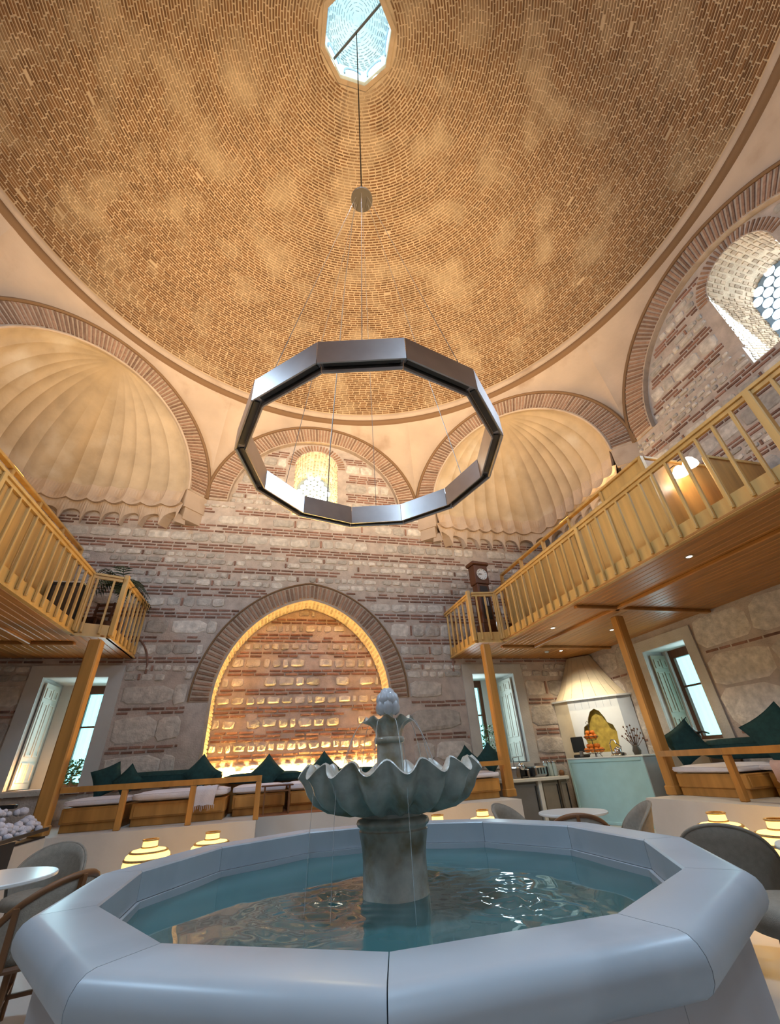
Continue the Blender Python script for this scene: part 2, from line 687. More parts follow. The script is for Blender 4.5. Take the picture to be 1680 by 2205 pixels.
def place_voussoir(parent, fn, rot, u, z, a, length, thick, proud, base_d, V, F, single):
    length *= random.uniform(.88, .98)
    if single:
        o = bpy.data.objects.new('voussoir', VOUS_ME)
        COL.objects.link(o)
        o.parent = parent
        o.location = fn(u, z, base_d)
        # local x -> radial direction in the wall plane. wall local frame is x along +/-u
        sgn = -1
        o.rotation_mode = 'XYZ'
        o.rotation_euler = (Matrix.Rotation(rot, 3, 'Z') @ Matrix.Rotation(-math.atan2(math.sin(a), UDIR * math.cos(a)), 3, 'Y')).to_euler()
        o.scale = (length, proud, thick)
    else:
        k = len(V)
        ca, sa = math.cos(a), math.sin(a)
        for x, y, zz in BV:
            x, zz = x * length, zz * thick
            V.append(fn(u + x * ca - zz * sa, z + x * sa + zz * ca, base_d - y * proud))
        F.extend([tuple(i + k for i in f) for f in BF])


UDIR = 1


def wall_rot(az):
    """z rotation that turns local +y into the hall's inside, for the wall facing azimuth az"""
    return math.radians(az) + PI / 2
# local x then points along (cos(rot), sin(rot)) = (-sin az, cos az) = -t  -> u direction is reversed, so UDIR = -1


UDIR = -1

# ================================================================== THE SETTING
FAR, RIGHT, LEFT, REAR = facet(90), facet(0), facet(180), facet(270)

# ---- floor and platforms
struct(MB().box(-A - .3, A + .3, -A - .3, A + .3, FLOOR - .2, FLOOR).build('floor', 'floor_marble'))
PLATS = [
    [(-.85, 5.05), (-.85, A), (-A, A), (-A, -A), (-3.55, -A), (-3.55, 5.05)],
    [(-.85, 5.55), (1.55, 5.55), (1.55, A), (-.85, A)],
    [(1.55, 4.85), (3.42, 4.78), (3.42, A), (1.55, A)],
    [(4.62, 3.32), (4.62, -A), (A, -A), (A, 3.32)],
]
for i, pl in enumerate(PLATS):
    o = MB().prism(pl, FLOOR, PLAT).build('platform_wall' if i else 'platform_wall', 'white_plaster')
    struct(o, ['white plastered seating platform along the left wall', 'set-back platform under the lit niche', 'short platform beside the kitchen counter', 'white platform carrying the right-hand bench'][i])
    if i == 1:
        t = MB().box(-.85, 1.55, 5.55, A - .01, PLAT, PLAT + .012).build('floor_tile', 'tile_floor', o)

# ---- far wall with niche and two windows
WIN_FAR = [(-5.10, -3.98, 1.0, 2.84), (3.88, 4.98, .95, 2.84)]
WIN_RIGHT = (-4.82, -3.74, 1.15, 2.86)    # in u (= -y)
nich = [(NX - NHW, PLAT), (NX + NHW, PLAT)] + pointed(NX, NHW, NSP, NAPEX)
holes = [nich] + [[(a, c), (b, c), (b, d), (a, d)] for a, b, c, d in WIN_FAR]
wf = MB().plate([[(-A, FLOOR), (A, FLOOR), (A, HS), (.54, HS), (.54, 6.95), (-.70, 6.95), (-.70, HS), (-A, HS)]] + holes, FAR, 0, .5).build('wall_far', 'mortar')
struct(wf, 'far wall of rough stone banded with thin brick courses')


def blocked_far(z0, z1):
    b = []
    if z0 < 5.0:
        hwid = max(pointed_halfwidth(NHW + .40, NSP, NAPEX + .36, z0), pointed_halfwidth(NHW + .40, NSP, NAPEX + .36, z1))
        if hwid > 0:
            b.append((NX - hwid - .03, NX + hwid + .03))
    for a, bb, c, d in WIN_FAR:
        if z1 > c - .02 and z0 < d + .24:
            b.append((a - .26, bb + .26))
    if z1 > 6.75:
        b += [(-9, -2.95), (2.95, 9)]
    if z1 > 6.9:
        b.append((-.72, .56))
    return b


Mf = Masonry(wf, FAR, wall_rot(90))
courses(Mf, -6.9, 6.9, PLAT + .05, 2.75, blocked_far, big=1.35)
courses(Mf, -6.9, 6.9, 2.75, HS - .1, blocked_far, big=1.0)
Mf.finish(300, 300, score=lambda it: it[2] * it[3] * (1 if abs(it[0]) < 4.6 else .25))

# niche: reveal, back wall, voussoirs
nb = struct(MB().plate([[(NX - NHW - .3, PLAT - .2), (NX + NHW + .3, PLAT - .2), (NX + NHW + .3, NAPEX + .4), (NX - NHW - .3, NAPEX + .4)]], FAR, .78, .9).build('wall_niche', 'mortar'),
            'back wall of the lit niche')


def blocked_niche(z0, z1):
    hwid = min(pointed_halfwidth(NHW, NSP, NAPEX, z0), pointed_halfwidth(NHW, NSP, NAPEX, z1))
    if hwid < .1:
        return [(-9, 9)]
    return [(-9, NX - hwid), (NX + hwid, 9)]


fnN = lambda u, z, d=0.: FAR(u, z, .78 + d)
Mn = Masonry(nb, fnN, wall_rot(90))
z = PLAT + .1
courses(Mn, NX - NHW, NX + NHW, PLAT + .15, NAPEX - .05, blocked_niche, bricks=(2, 2, 3), rubble=True)
for k_, its in Mn.items.items():
    Mn.items[k_] = [(u, z, wd, h, pr * 1.7, k, t) for u, z, wd, h, pr, k, t in its]
Mn.finish(300, 200)

ar = struct(MB().box(-.01, .01, A - .001, A + .4, 9.3, 9.31).build('trim_1', 'arch_mortar'), 'brick surround of the lit niche')
ar.data = MB().plate([pointed(NX, NHW + .38, NSP, NAPEX + .34, 20) + list(reversed(pointed(NX, NHW, NSP, NAPEX, 20)))], FAR, -.02, .05).mesh('niche_arch')
ar.data.materials.append(MATS['arch_mortar'])
po, pi_ = pointed(NX, NHW + .38, NSP, NAPEX + .34, 36), pointed(NX, NHW, NSP, NAPEX, 36)
V, F = [], []
for i in range(len(po) - 1):
    u0, z0 = (pi_[i][0] + pi_[i + 1][0]) / 2, (pi_[i][1] + pi_[i + 1][1]) / 2
    u1, z1 = (po[i][0] + po[i + 1][0]) / 2, (po[i][1] + po[i + 1][1]) / 2
    place_voussoir(ar, FAR, wall_rot(90), (u0 + u1) / 2, (z0 + z1) / 2, math.atan2(z1 - z0, u1 - u0), math.hypot(u1 - u0, z1 - z0), .058, .025, -.02, V, F, True)
# thin raised outline of the arch
MB().tube([FAR(u, z, -.03) for u, z in pointed(NX, NHW + .40, NSP, NAPEX + .37, 30)], .02, 6).build('outline_rib', 'plaster_brown', ar)
# jamb and soffit bricks of the niche reveal
seq = [(NX + NHW, PLAT + .1 + i * .075) for i in range(int((NSP - PLAT) / .075))] + pointed(NX, NHW, NSP, NAPEX, 34) + [(NX - NHW, NSP - i * .075) for i in range(int((NSP - PLAT) / .075))]
V, F = [], []
for i in range(len(seq) - 1):
    (ua, za), (ub, zb) = seq[i], seq[i + 1]
    d = math.hypot(ub - ua, zb - za)
    if d < .02:
        continue
    nu, nz = -(zb - za) / d, (ub - ua) / d          # inward normal
    cu, cz = (ua + ub) / 2, (za + zb) / 2
    if (NX - cu) * nu + (2.2 - cz) * nz < 0:
        nu, nz = -nu, -nz
    tu, tz = (ub - ua) / d * .024, (zb - za) / d * .024
    for (da, db) in ((.04, .26), (.285, .51), (.535, .76)):
        k = len(V)
        for dd in (da, db):
            for s_ in (-1, 1):
                for pr in (-.01, .022):
                    V.append(FAR(cu + tu * s_ + nu * pr, cz + tz * s_ + nz * pr, dd))
        F += [tuple(k + j for j in f) for f in ((0, 1, 3, 2), (4, 6, 7, 5), (1, 5, 7, 3), (0, 4, 5, 1), (2, 3, 7, 6))]
me = bpy.data.meshes.new('reveal')
me.from_pydata(V, [], F)
rvl = [(NX + NHW - .004, PLAT)] + pointed(NX, NHW - .004, NSP, NAPEX - .004, 34) + [(NX - NHW + .004, PLAT)]
MB().grid([[FAR(u, z, d_) for u, z in rvl] for d_ in (.0, .39, .78)]).build('reveal_lining', 'reveal_warm_mortar', ar)
MB().plate([[(NX - NHW, PLAT - .1), (NX + NHW, PLAT - .1), (NX + NHW, PLAT), (NX - NHW, PLAT)]], FAR, 0, .78).build('niche_floor', 'arch_mortar', ar)
o = obj('reveal_bricks', me, 'reveal_brick', ar)
o['kind'] = 'stuff'
# LED strip in the back corner of the reveal and along the foot of the niche
lo_, li_ = [(NX + NHW + .02, PLAT)] + pointed(NX, NHW + .02, NSP, NAPEX + .02, 24) + [(NX - NHW - .02, PLAT)], [(NX + NHW - .045, PLAT)] + pointed(NX, NHW - .045, NSP, NAPEX - .05, 24) + [(NX - NHW + .045, PLAT)]
MB().plate([lo_ + li_[::-1]], FAR, -.018, .035).build('arch_lip', 'arch_mortar', ar)
tag(MB().tube([FAR(u, z, .055) for u, z in [(NX + NHW - .022, PLAT + .45), (NX + NHW - .022, NSP)] + pointed(NX, NHW - .022, NSP, NAPEX - .025, 24) + [(NX - NHW + .022, PLAT + .45)]], .009, 5).build('light_strip', 'led'),
    'thin amber light strip around the arch of the niche', 'light strip')
tag(MB().bar(FAR(NX - NHW + .1, PLAT + .52, .69), FAR(NX + NHW - .1, PLAT + .52, .69), .025, .025).build('light_strip', 'led_yellow'),
    'bright yellow light strip along the foot of the niche', 'light strip')

# ---- side and rear walls
wr_holes = [[(WIN_RIGHT[0], WIN_RIGHT[2]), (WIN_RIGHT[1], WIN_RIGHT[2]), (WIN_RIGHT[1], WIN_RIGHT[3]), (WIN_RIGHT[0], WIN_RIGHT[3])]]
wr = struct(MB().plate([[(-A, FLOOR), (A, FLOOR), (A, HS), (1.0, HS), (1.0, 6.78), (-.24, 6.78), (-.24, HS), (-A, HS)]] + wr_holes, RIGHT, 0, .5).build('wall_right', 'mortar'), 'right wall of plastered rubble stone')


def blocked_right(z0, z1):
    b = []
    a, bb, c, d = WIN_RIGHT
    if z1 > c - .02 and z0 < d + .2:
        b.append((a - .24, bb + .24))
    if z1 > 6.75:
        b += [(-9, -2.95), (2.95, 9)]
    if z1 > 6.75:
        b.append((-.26, 1.02))
    return b


Mr = Masonry(wr, RIGHT, wall_rot(0))
courses(Mr, -6.9, 1.0, PLAT + .05, GAL, blocked_right, big=1.9, bricks=(0, 0, 0, 1))
for k_ in Mr.items:
    Mr.items[k_] = [(u, z, wd, h, pr * .4, k, t) for u, z, wd, h, pr, k, t in Mr.items[k_]]
courses(Mr, -6.9, 2.6, GTOP + .05, HS - .1, blocked_right, big=1.0)
Mr.finish(300, 300, score=lambda it: it[2] * it[3] * (1 if it[0] < 0 else .3))
wl = struct(MB().box(-A - .5, -A, -A, A, FLOOR, HS).build('wall_left', 'mortar'), 'left wall in shade under the gallery')
Ml = Masonry(wl, LEFT, wall_rot(180))
courses(Ml, -2.0, 6.9, PLAT + .05, HS - .1, lambda a, b: ([(-9, -2.95), (2.95, 9)] if b > 6.75 else []), big=1.5)
Ml.finish(150, 100)
struct(MB().box(-A, A, -A - .5, -A, FLOOR, HS).build('wall_rear', 'mortar'), 'rear wall behind the viewer')

# ---- great arches, tympana, conches, pendentives
def pendentive(az):
    fn = facet(az)
    rows = []
    nu = 40
    for j in range(9):
        t = j / 8
        row = []
        for i in range(nu + 1):
            u = -RO + 2 * RO * i / nu
            za = HS + math.sqrt(max(0, RO * RO - u * u))
            x, y, _ = fn(u, 0, 0)
            a = math.atan2(y, x)
            r0 = math.hypot(x, y)
            rr = r0 + (RING_R - r0) * (t ** 1.7)
            zz = za + (RING_Z - .22 - za) * t
            row.append((rr * math.cos(a), rr * math.sin(a), zz))
        rows.append(row)
    return MB().grid(rows)


def window_lattice(parent, fn, cx, z0, zs, hw, d, name_n):
    """hexagonal plaster lattice with round panes"""
    r = .098
    pit = .215
    W = struct(MB().plate([round_opening(cx, z0, zs, hw + .02)], fn, d, d + .06).build('window_%d' % name_n, 'lattice'), 'round-headed high window with honeycomb of round panes')
    pane = MB().lathe([(.0005, .012), (r * .9, .012), (r, 0)], 18).mesh('pane')
    pane.materials.append(MATS['daylight_pane'])
    fr = MB().lathe([(r * 1.0, 0), (r * 1.0, .018), (r * 1.12, .018), (r * 1.12, 0)], 18).mesh('pane_ring')
    fr.materials.append(MATS['lattice'])
    j = 0
    zz = z0 + .1
    while zz < zs + hw:
        off = (pit / 2 if j % 2 else 0)
        k = -5
        while k <= 5:
            u = cx + k * pit + off
            half = hw if zz < zs else math.sqrt(max(0, hw * hw - (zz - zs) ** 2))
            if abs(u - cx) < half - r * .75:
                for me, nm in ((pane, 'pane'), (fr, 'pane_ring')):
                    o = obj(nm, me, None, W)
                    o.location = fn(u, zz, d)
                    o.rotation_euler = (PI / 2, 0, wall_rot(AZ) + PI)
            k += 1
        zz += pit * .866
        j += 1
    return W


TRIM = 2
WN = 10
for AZ in (90, 0, 180, 270):
    fn = facet(AZ)
    rot = wall_rot(AZ)
    seen = AZ in (90, 0)
    side = {90: 'far', 0: 'right', 180: 'left', 270: 'rear'}[AZ]
    wc = {90: -.08, 0: .38, 180: 0, 270: 0}[AZ]
    wz0, wzs, whw = {90: 6.95, 0: 6.78, 180: 6.9, 270: 6.9}[AZ], 8.68, .62
    D0 = .10
    # the great arch band
    T = struct(MB().plate([arch_pts(0, HS, RO, 0, 180, 40) + arch_pts(0, HS, RI, 180, 0, 40)], fn, -.04, .14).build('trim_%d' % TRIM, 'arch_mortar'),
               'great round brick arch on the %s wall' % side)
    TRIM += 1
    voussoirs(T, fn, rot, 0, HS, RI + .01, RO - .02, 1, 179, .088, .022, seen, base_d=-.04)
    MB().tube([fn(u, z, -.05) for u, z in arch_pts(0, HS, RO + .01, 0, 180, 40)], .045, 6).build('outline_rib', 'plaster_brown', T)
    # tympanum
    ty = struct(MB().plate([arch_pts(0, HS, RI + .02, 0, 180, 40) + [(wc - whw, HS)] + arch_pts(wc, wzs, whw, 180, 0, 18) + [(wc + whw, HS)]], fn, D0, .5).build('wall_%s_tympanum' % side, 'mortar'), 'wall inside the great arch around the high window')
    if seen:
        def blocked_t(z0, z1, wc=wc):
            zz = max(z0, z1)
            hw_ = math.sqrt(max(0, RI * RI - (zz - HS) ** 2))
            b = [(-9, -hw_ + .02), (hw_ - .02, 9)]
            zb = min(abs(z0 - wzs), abs(z1 - wzs)) if z0 > wzs else 0
            hh = whw + .24
            if z0 < wzs + hh:
                w_ = hh if z0 <= wzs else math.sqrt(max(0, hh * hh - (z0 - wzs) ** 2))
                b.append((wc - w_, wc + w_))
            return b
        Mt = Masonry(ty, lambda u, z, d=0., fn=fn: fn(u, z, D0 + d), rot)
        courses(Mt, -RI, RI, HS + .02, HS + RI - .1, blocked_t, bricks=(2, 3, 4))
        Mt.finish(150, 300)
    voussoirs(ty, fn, rot, wc, wzs, whw + .01, whw + .23, 0, 180, .085, .02, seen, base_d=D0)
    # reveal of the window, running back and narrowing; its foot cuts down into the wall below
    DB = 1.15
    bw, bz0, bzs = .53, wz0 + .28, wzs - .12
    fr_ = round_opening(wc, wz0, wzs, whw, 18)
    bk_ = round_opening(wc, bz0, bzs, bw, 18)
    nd = 10
    rows = []
    for i in range(nd + 1):
        t = i / nd
        rows.append([fn(a[0] + (b[0] - a[0]) * t, a[1] + (b[1] - a[1]) * t, D0 + (DB - D0) * t) for a, b in zip(fr_, bk_)])
    rv = MB().grid(rows, close=True).build('window_reveal', 'reveal_warm_mortar', ty)
    if seen:
        V, F = [], []
        for i in range(9):
            ta, tb = (i + .12) / 9, (i + .88) / 9
            per = []
            for p in range(len(fr_)):
                per.append(p)
            # bricks laid along the depth, running round the jambs and head
            L0 = []
            for p in range(1, len(fr_)):
                a0, a1 = fr_[p], fr_[(p + 1) % len(fr_)]
                seg = math.hypot(a1[0] - a0[0], a1[1] - a0[1])
                m_ = max(1, int(seg / .075))
                for q in range(m_):
                    L0.append((p, (q + .1 + random.uniform(-.05, .05)) / m_, (q + .65 + random.uniform(-.05, .1)) / m_))
            for p, s0, s1 in L0:
                if random.random() < .12:
                    continue
                a0, a1, b0, b1 = fr_[p], fr_[(p + 1) % len(fr_)], bk_[p], bk_[(p + 1) % len(fr_)]
                k = len(V)
                jit = random.uniform(-.03, .03)
                for lift in (0, .018):
                    for t in (ta + jit, tb + jit):
                        for s_ in (s0, s1):
                            u = (a0[0] + (a1[0] - a0[0]) * s_) * (1 - t) + (b0[0] + (b1[0] - b0[0]) * s_) * t
                            zz = (a0[1] + (a1[1] - a0[1]) * s_) * (1 - t) + (b0[1] + (b1[1] - b0[1]) * s_) * t
                            cz_ = min(max(zz, wz0 + .3), wzs)
                            du, dz = wc - u, cz_ - zz
                            dl = math.hypot(du, dz) or 1
                            V.append(fn(u + du / dl * lift, zz + dz / dl * lift, D0 + (DB - D0) * t))
                F += [tuple(k + j for j in f) for f in ((4, 5, 7, 6), (0, 1, 5, 4), (1, 3, 7, 5), (3, 2, 6, 7), (2, 0, 4, 6))]
        me = bpy.data.meshes.new('reveal')
        me.from_pydata(V, [], F)
        o = obj('reveal_bricks', me, 'reveal_brick', ty)
        o['kind'] = 'stuff'
    # wall below the tympanum is cut by the sill: a small sloping notch piece
    window_lattice(None, fn, wc, bz0 + .02, bzs, bw, DB - .02, WN)
    WN += 1
    struct(pendentive(AZ).build('ceiling_pendentive', 'plaster', smooth=True), 'plain pink plaster spandrel above the %s arch' % side)

# lamp on the sill of the far high window (warm glow inside its reveal)
point('sill_lamp', FAR(-.08, 7.45, .55), 110, (1, .74, .30), .1)


def conch(az, full, side):
    fn = facet(az)
    n = 15
    c0 = fn(0, 0, 0)

    def base_r(phi, wall):
        # phi: 0..pi measured from +u through the outward normal
        a = abs(phi - PI / 2)                      # angle from the diagonal
        azl = PI / 4 + a if a <= PI / 2 else 0     # angle to the nearer wall axis
        s_, c_ = math.sin(azl), math.cos(azl)
        m_ = max(abs(s_), abs(c_))
        k = (A - A * math.sqrt(.5))                # distance from arch plane centre to the walls
        rw = (k - wall) / m_
        return -math.log(math.exp(-rw * 6) + math.exp(-RI * 6)) / 6

    rows = []
    per = 9
    m_ = n * per
    nt = 22
    for j in range(nt + 1):
        t = (j / nt) * PI / 2
        row = []
        for i in range(m_ + 1):
            phi = PI * i / m_
            fl = abs(math.sin(phi * n)) ** .8
            r_ = base_r(phi, .22)
            if i in (0, m_):
                r_ = RI
            # step-like flute: deeper on one side
            ph = (phi * n / PI) % 1.0
            rr = r_ * math.sin(t) + .10 * fl * math.sin(t) ** 1.5 * (1.0 - .35 * ph)
            zz = HS + RI * math.cos(t)
            row.append(fn(rr * math.cos(phi), zz, rr * math.sin(phi)))
        rows.append(row)
    S = struct(MB().grid(rows).build('ceiling_conch', 'plaster_conch', smooth=True), 'fluted plaster half dome in the %s corner' % side)
    smooth_by_angle(S, 30)
    global TRIM
    T = struct(MB().plate([arch_pts(0, HS, RO, 0, 180, 40) + arch_pts(0, HS, RI, 180, 0, 40)], fn, -.04, .05).build('trim_%d' % TRIM, 'arch_mortar'),
               'great round brick arch over the %s corner' % side)
    TRIM += 1
    voussoirs(T, fn, wall_rot(az), 0, HS, RI + .03, RO - .02, 1, 179, .088, .022, full, base_d=-.04)
    MB().tube([fn(u, z, -.05) for u, z in arch_pts(0, HS, RO + .01, 0, 180, 40)], .045, 6).build('outline_rib', 'plaster_brown', T)
    MB().tube([fn(u, z, -.045) for u, z in arch_pts(0, HS, RI, 0, 180, 40)], .03, 6).build('inner_rib', 'plaster', T)
    # corner filling behind (closes the gap above the walls)
    cw = [fn(RO + .02, 0, -.02), fn(RI - .02, 0, -.02), fn(RI + .05, 0, .55), fn(RO + .3, 0, .3)]
    for s_ in (1, -1):
        poly = [fn(s_ * q[0], 0, q[1])[:2] for q in ((RO + .02, -.03), (RI - .01, -.03), (RI - .01, .35), (RO + .02, .35))]
        MB().prism(poly if s_ > 0 else poly[::-1], 6.72, HS + .02).build('springer_block', 'plaster', T)
        poly = [fn(s_ * q[0], 0, q[1])[:2] for q in ((RO, .0), (RI + .05, .0), (RI + .05, .4))]
        MB().prism(poly if s_ > 0 else poly[::-1], 6.40, 6.72).build('springer_corbel', 'plaster', T)
    if not full:
        return
    # two tiers of stalactite cells under the flutes
    for i in range(n):
        U = MB()
        L = MB()
        cols_t, cols_b, cols_b2, lt, lb, lt2, lb2 = [], [], [], [], [], [], []
        ns = 8
        for q in range(ns + 1):
            s_ = q / ns
            phi = PI * (i + s_) / n
            r_ = base_r(phi, .22)
            rw = base_r(phi, .0)
            bul = math.sin(PI * s_)
            fold = 1 - abs(2 * s_ - 1)
            top = (r_ + .10 * bul ** .8 * (1 - .35 * s_) - .004, HS + .03)
            bot = (r_ - .07 + .02 * bul, 6.80 - .08 * bul)
            mid = (r_ - .04 + .22 * fold, 6.99)
            cols_t.append(fn(top[0] * math.cos(phi), top[1], top[0] * math.sin(phi)))
            cols_b.append(fn(mid[0] * math.cos(phi), mid[1], mid[0] * math.sin(phi)))
            cols_b2.append(fn(bot[0] * math.cos(phi), bot[1], bot[0] * math.sin(phi)))
            rb = rw - .04
            lt.append(fn((r_ + .02) * math.cos(phi), 6.82, (r_ + .02) * math.sin(phi)))
            ar_ = 6.24 + .36 * math.sqrt(max(0, 1 - (2 * s_ - 1) ** 2)) ** .9
            lb.append(fn((rb - .10 * (1 - bul)) * math.cos(phi), ar_, (rb - .10 * (1 - bul)) * math.sin(phi)))
            lb2.append(fn((rw + .15) * math.cos(phi), ar_ + .02, (rw + .15) * math.sin(phi)))
        cols_b3 = [(p[0], p[1], p[2]) for p in cols_b2]
        back = [fn((base_r(PI * (i + q / ns) / n, .0) + .1) * math.cos(PI * (i + q / ns) / n), 6.80, (base_r(PI * (i + q / ns) / n, .0) + .1) * math.sin(PI * (i + q / ns) / n)) for q in range(ns + 1)]
        U.grid([cols_t, cols_b, cols_b2, back])
        L.grid([lt, lb, lb2])
        c = U.build('stalactite_cell', 'plaster', T)
        L.build('cell_arch', 'plaster', c)


conch(45, True, 'right')
conch(135, True, 'left')
conch(225, False, 'rear left')
conch(315, False, 'rear right')
for az in (45, 135, 225, 315):
    struct(pendentive(az).build('ceiling_pendentive', 'plaster', smooth=True), 'plain pink plaster spandrel above a corner arch')

# ---- ring moulding and dome
struct(MB().lathe([(RING_R + .15, RING_Z - .30), (RING_R - .02, RING_Z - .26), (RING_R - .07, RING_Z - .20), (RING_R - .07, RING_Z - .12), (RING_R - .01, RING_Z - .08), (RING_R + .1, RING_Z - .06)], 160).build('trim_20', 'plaster_brown', smooth=True),
       'dark moulding ring at the foot of the dome')
struct(MB().lathe([(RING_R + .15, RING_Z - .10), (RING_R - .03, RING_Z - .08), (RING_R - .05, RING_Z + .10), (RING_R + .1, RING_Z + .32)], 160).build('trim_21', 'plaster', smooth=True),
       'pale plaster ledge at the foot of the dome')
DB_, DZ = 7.58, RING_Z
TMAX = math.acos(OC_R / RING_R)


def dome_pt(th, a, lift=0.):
    r_ = (RING_R - lift) * math.cos(th)
    return (r_ * math.cos(a), r_ * math.sin(a), DZ + (DB_ - lift) * math.sin(th))


prof = [(RING_R * math.cos(TMAX * i / 60), DZ + DB_ * math.sin(TMAX * i / 60)) for i in range(61)]
dome = struct(MB().lathe(prof, 128).build('ceiling', 'dome_mortar', smooth=True), 'great dome of thin brick courses in thick mortar')
pitch = .077
th = .03
cs = []
while th < TMAX - .02:
    r_ = RING_R * math.cos(th)
    arc = math.hypot(RING_R * math.sin(th), DB_ * math.cos(th))
    n = int(2 * PI * r_ / .215)
    cs.append((th, n, arc))
    th += pitch / arc
V, F, singles = [], [], []
camv = np.array(CAM)
fwv, r2v, u2v = np.array(fw), np.array(r2), np.array(u2)
cand = []
for th, n, arc in cs:
    hh = .039 / arc / 2
    off = random.uniform(0, 6.28)
    r_ = RING_R * math.cos(th)
    for i in range(n):
        if random.random() < .002:
            continue
        a = off + 2 * PI * (i + .5) / n
        ha = (.215 - random.uniform(.014, .036)) / 2 / r_
        jt = random.uniform(-.004, .004) / arc
        ln = random.uniform(.010, .022)
        P = [dome_pt(th + jt + sv * hh, a + su * ha, lf) for lf in (0, ln) for sv in (-1, 1) for su in (-1, 1)]
        c = np.array(P[5]) - camv
        d = c @ fwv
        if d > 0:
            px, py = 840 + FPX * (c @ r2v) / d, 1102.5 - FPX * (c @ u2v) / d
            if 0 < px < 1680 and 0 < py < 900:
                e = np.array(P[5]) - np.array(P[4])
                g = np.array(P[6]) - np.array(P[4])
                vis = np.linalg.norm(np.cross(e, g) @ (c / np.linalg.norm(c))) / (c @ c)
                cand.append((vis, len(V) // 8))
        V.extend(P)
cand.sort(reverse=True)
pick = {i for _, i in cand[:300]}
BFQ = [(4, 5, 7, 6), (0, 1, 5, 4), (1, 3, 7, 5), (3, 2, 6, 7), (2, 0, 4, 6)]
nb_ = len(V) // 8
V2 = []
for i in range(nb_):
    if i in pick:
        P = V[i * 8:i * 8 + 8]
        me = bpy.data.meshes.new('brick')
        me.from_pydata(P, [], BFQ)
        obj('brick', me, 'dome_brick_single', dome)
    else:
        k = len(V2)
        V2.extend(V[i * 8:i * 8 + 8])
        F.extend([tuple(k + j for j in f) for f in BFQ])
me = bpy.data.meshes.new('dome_bricks')
me.from_pydata(V2, [], F)
o = obj('dome_bricks', me, 'dome_brick', dome)
o['kind'] = 'stuff'

# ---- oculus lantern
oc = [(OC_R * math.cos(math.radians(22.5 + 45 * k)), OC_R * math.sin(math.radians(22.5 + 45 * k))) for k in range(8)]
ring_o = [(x * 1.25, y * 1.25) for x, y in oc]
mb = MB()
mb.grid([[(x * 1.12, y * 1.12, OC_Z - .06) for x, y in oc], [(x * .985, y * .985, OC_Z - .10) for x, y in oc], [(x, y, OC_Z + .3) for x, y in oc]], close=True)
struct(mb.build('trim_22', 'dome_mortar'), 'eight-sided white rim of the skylight opening')
LH = 1.35
drum = MB()
for k in range(8):
    p, q = Vector((*oc[k], 0)), Vector((*oc[(k + 1) % 8], 0))
    wd = (q - p).length
    fnw = lambda u, z, d, p=p, q=q: tuple(p + (q - p) * (u / wd) + (p + q).normalized() * d + Vector((0, 0, z)))
    drum.plate([[(0, OC_Z + .28), (wd, OC_Z + .28), (wd, OC_Z + LH), (0, OC_Z + LH)], round_opening(wd / 2, OC_Z + .50, OC_Z + .86, .20, 10)], fnw, 0, .14)
dr = struct(drum.build('wall_lantern', 'lantern_white'), 'white eight-sided lantern over the dome opening')
for k in range(8):
    p, q = Vector((*oc[k], 0)), Vector((*oc[(k + 1) % 8], 0))
    wd = (q - p).length
    fnw = lambda u, z, d, p=p, q=q: tuple(p + (q - p) * (u / wd) + (p + q).normalized() * d + Vector((0, 0, z)))
    W = struct(MB().plate([round_opening(wd / 2, OC_Z + .48, OC_Z + .86, .21, 10)], fnw, .10, .12).build('window_%d' % (20 + k), 'lantern_pane'), 'small arched window of the lantern')
    MB().bar(fnw(wd / 2 - .2, OC_Z + .78, .08), fnw(wd / 2 + .2, OC_Z + .78, .08), .02).build('window_bar', 'steel_dark', W)
    MB().tube([fnw(u, z, -.02) for u, z in round_opening(wd / 2, OC_Z + .50, OC_Z + .86, .24, 10)[1:]], .022, 5).build('window_moulding', 'lattice', W)
cp = struct(MB().lathe([(OC_R * 1.02 * math.cos(t), OC_Z + LH + .95 * math.sin(t)) for t in [PI / 2 * i / 16 * .985 for i in range(17)]], 40).build('ceiling_lantern', 'lantern_white', smooth=True), 'little dome of the lantern with ring courses')
V, F = [], []
for i in range(1, 17):
    t = PI / 2 * i / 18
    rr = OC_R * 1.0 * math.cos(t)
    n = max(6, int(2 * PI * rr / .16))
    for j in range(n):
        a = 2 * PI * (j + random.uniform(.3, .7)) / n
        ha = .055 / rr
        k = len(V)
        for lf in (0, .012):
            for sv in (-1, 1):
                for su in (-1, 1):
                    V.append(((rr - lf) * math.cos(a + su * ha), (rr - lf) * math.sin(a + su * ha), OC_Z + LH + (.95 - lf) * math.sin(t + sv * .016)))
        F.extend([tuple(k + q for q in f) for f in BFQ])
me = bpy.data.meshes.new('lantern_bricks')
me.from_pydata(V, [], F)
o = obj('lantern_bricks', me, 'lantern_brick', cp)
o['kind'] = 'stuff'
point('lantern_glow', (0, 0, OC_Z + .9), 26, (.72, .93, 1), .2)

# ================================================================== GALLERIES
def plan_dist(p, q):
    return math.hypot(q[0] - p[0], q[1] - p[1])


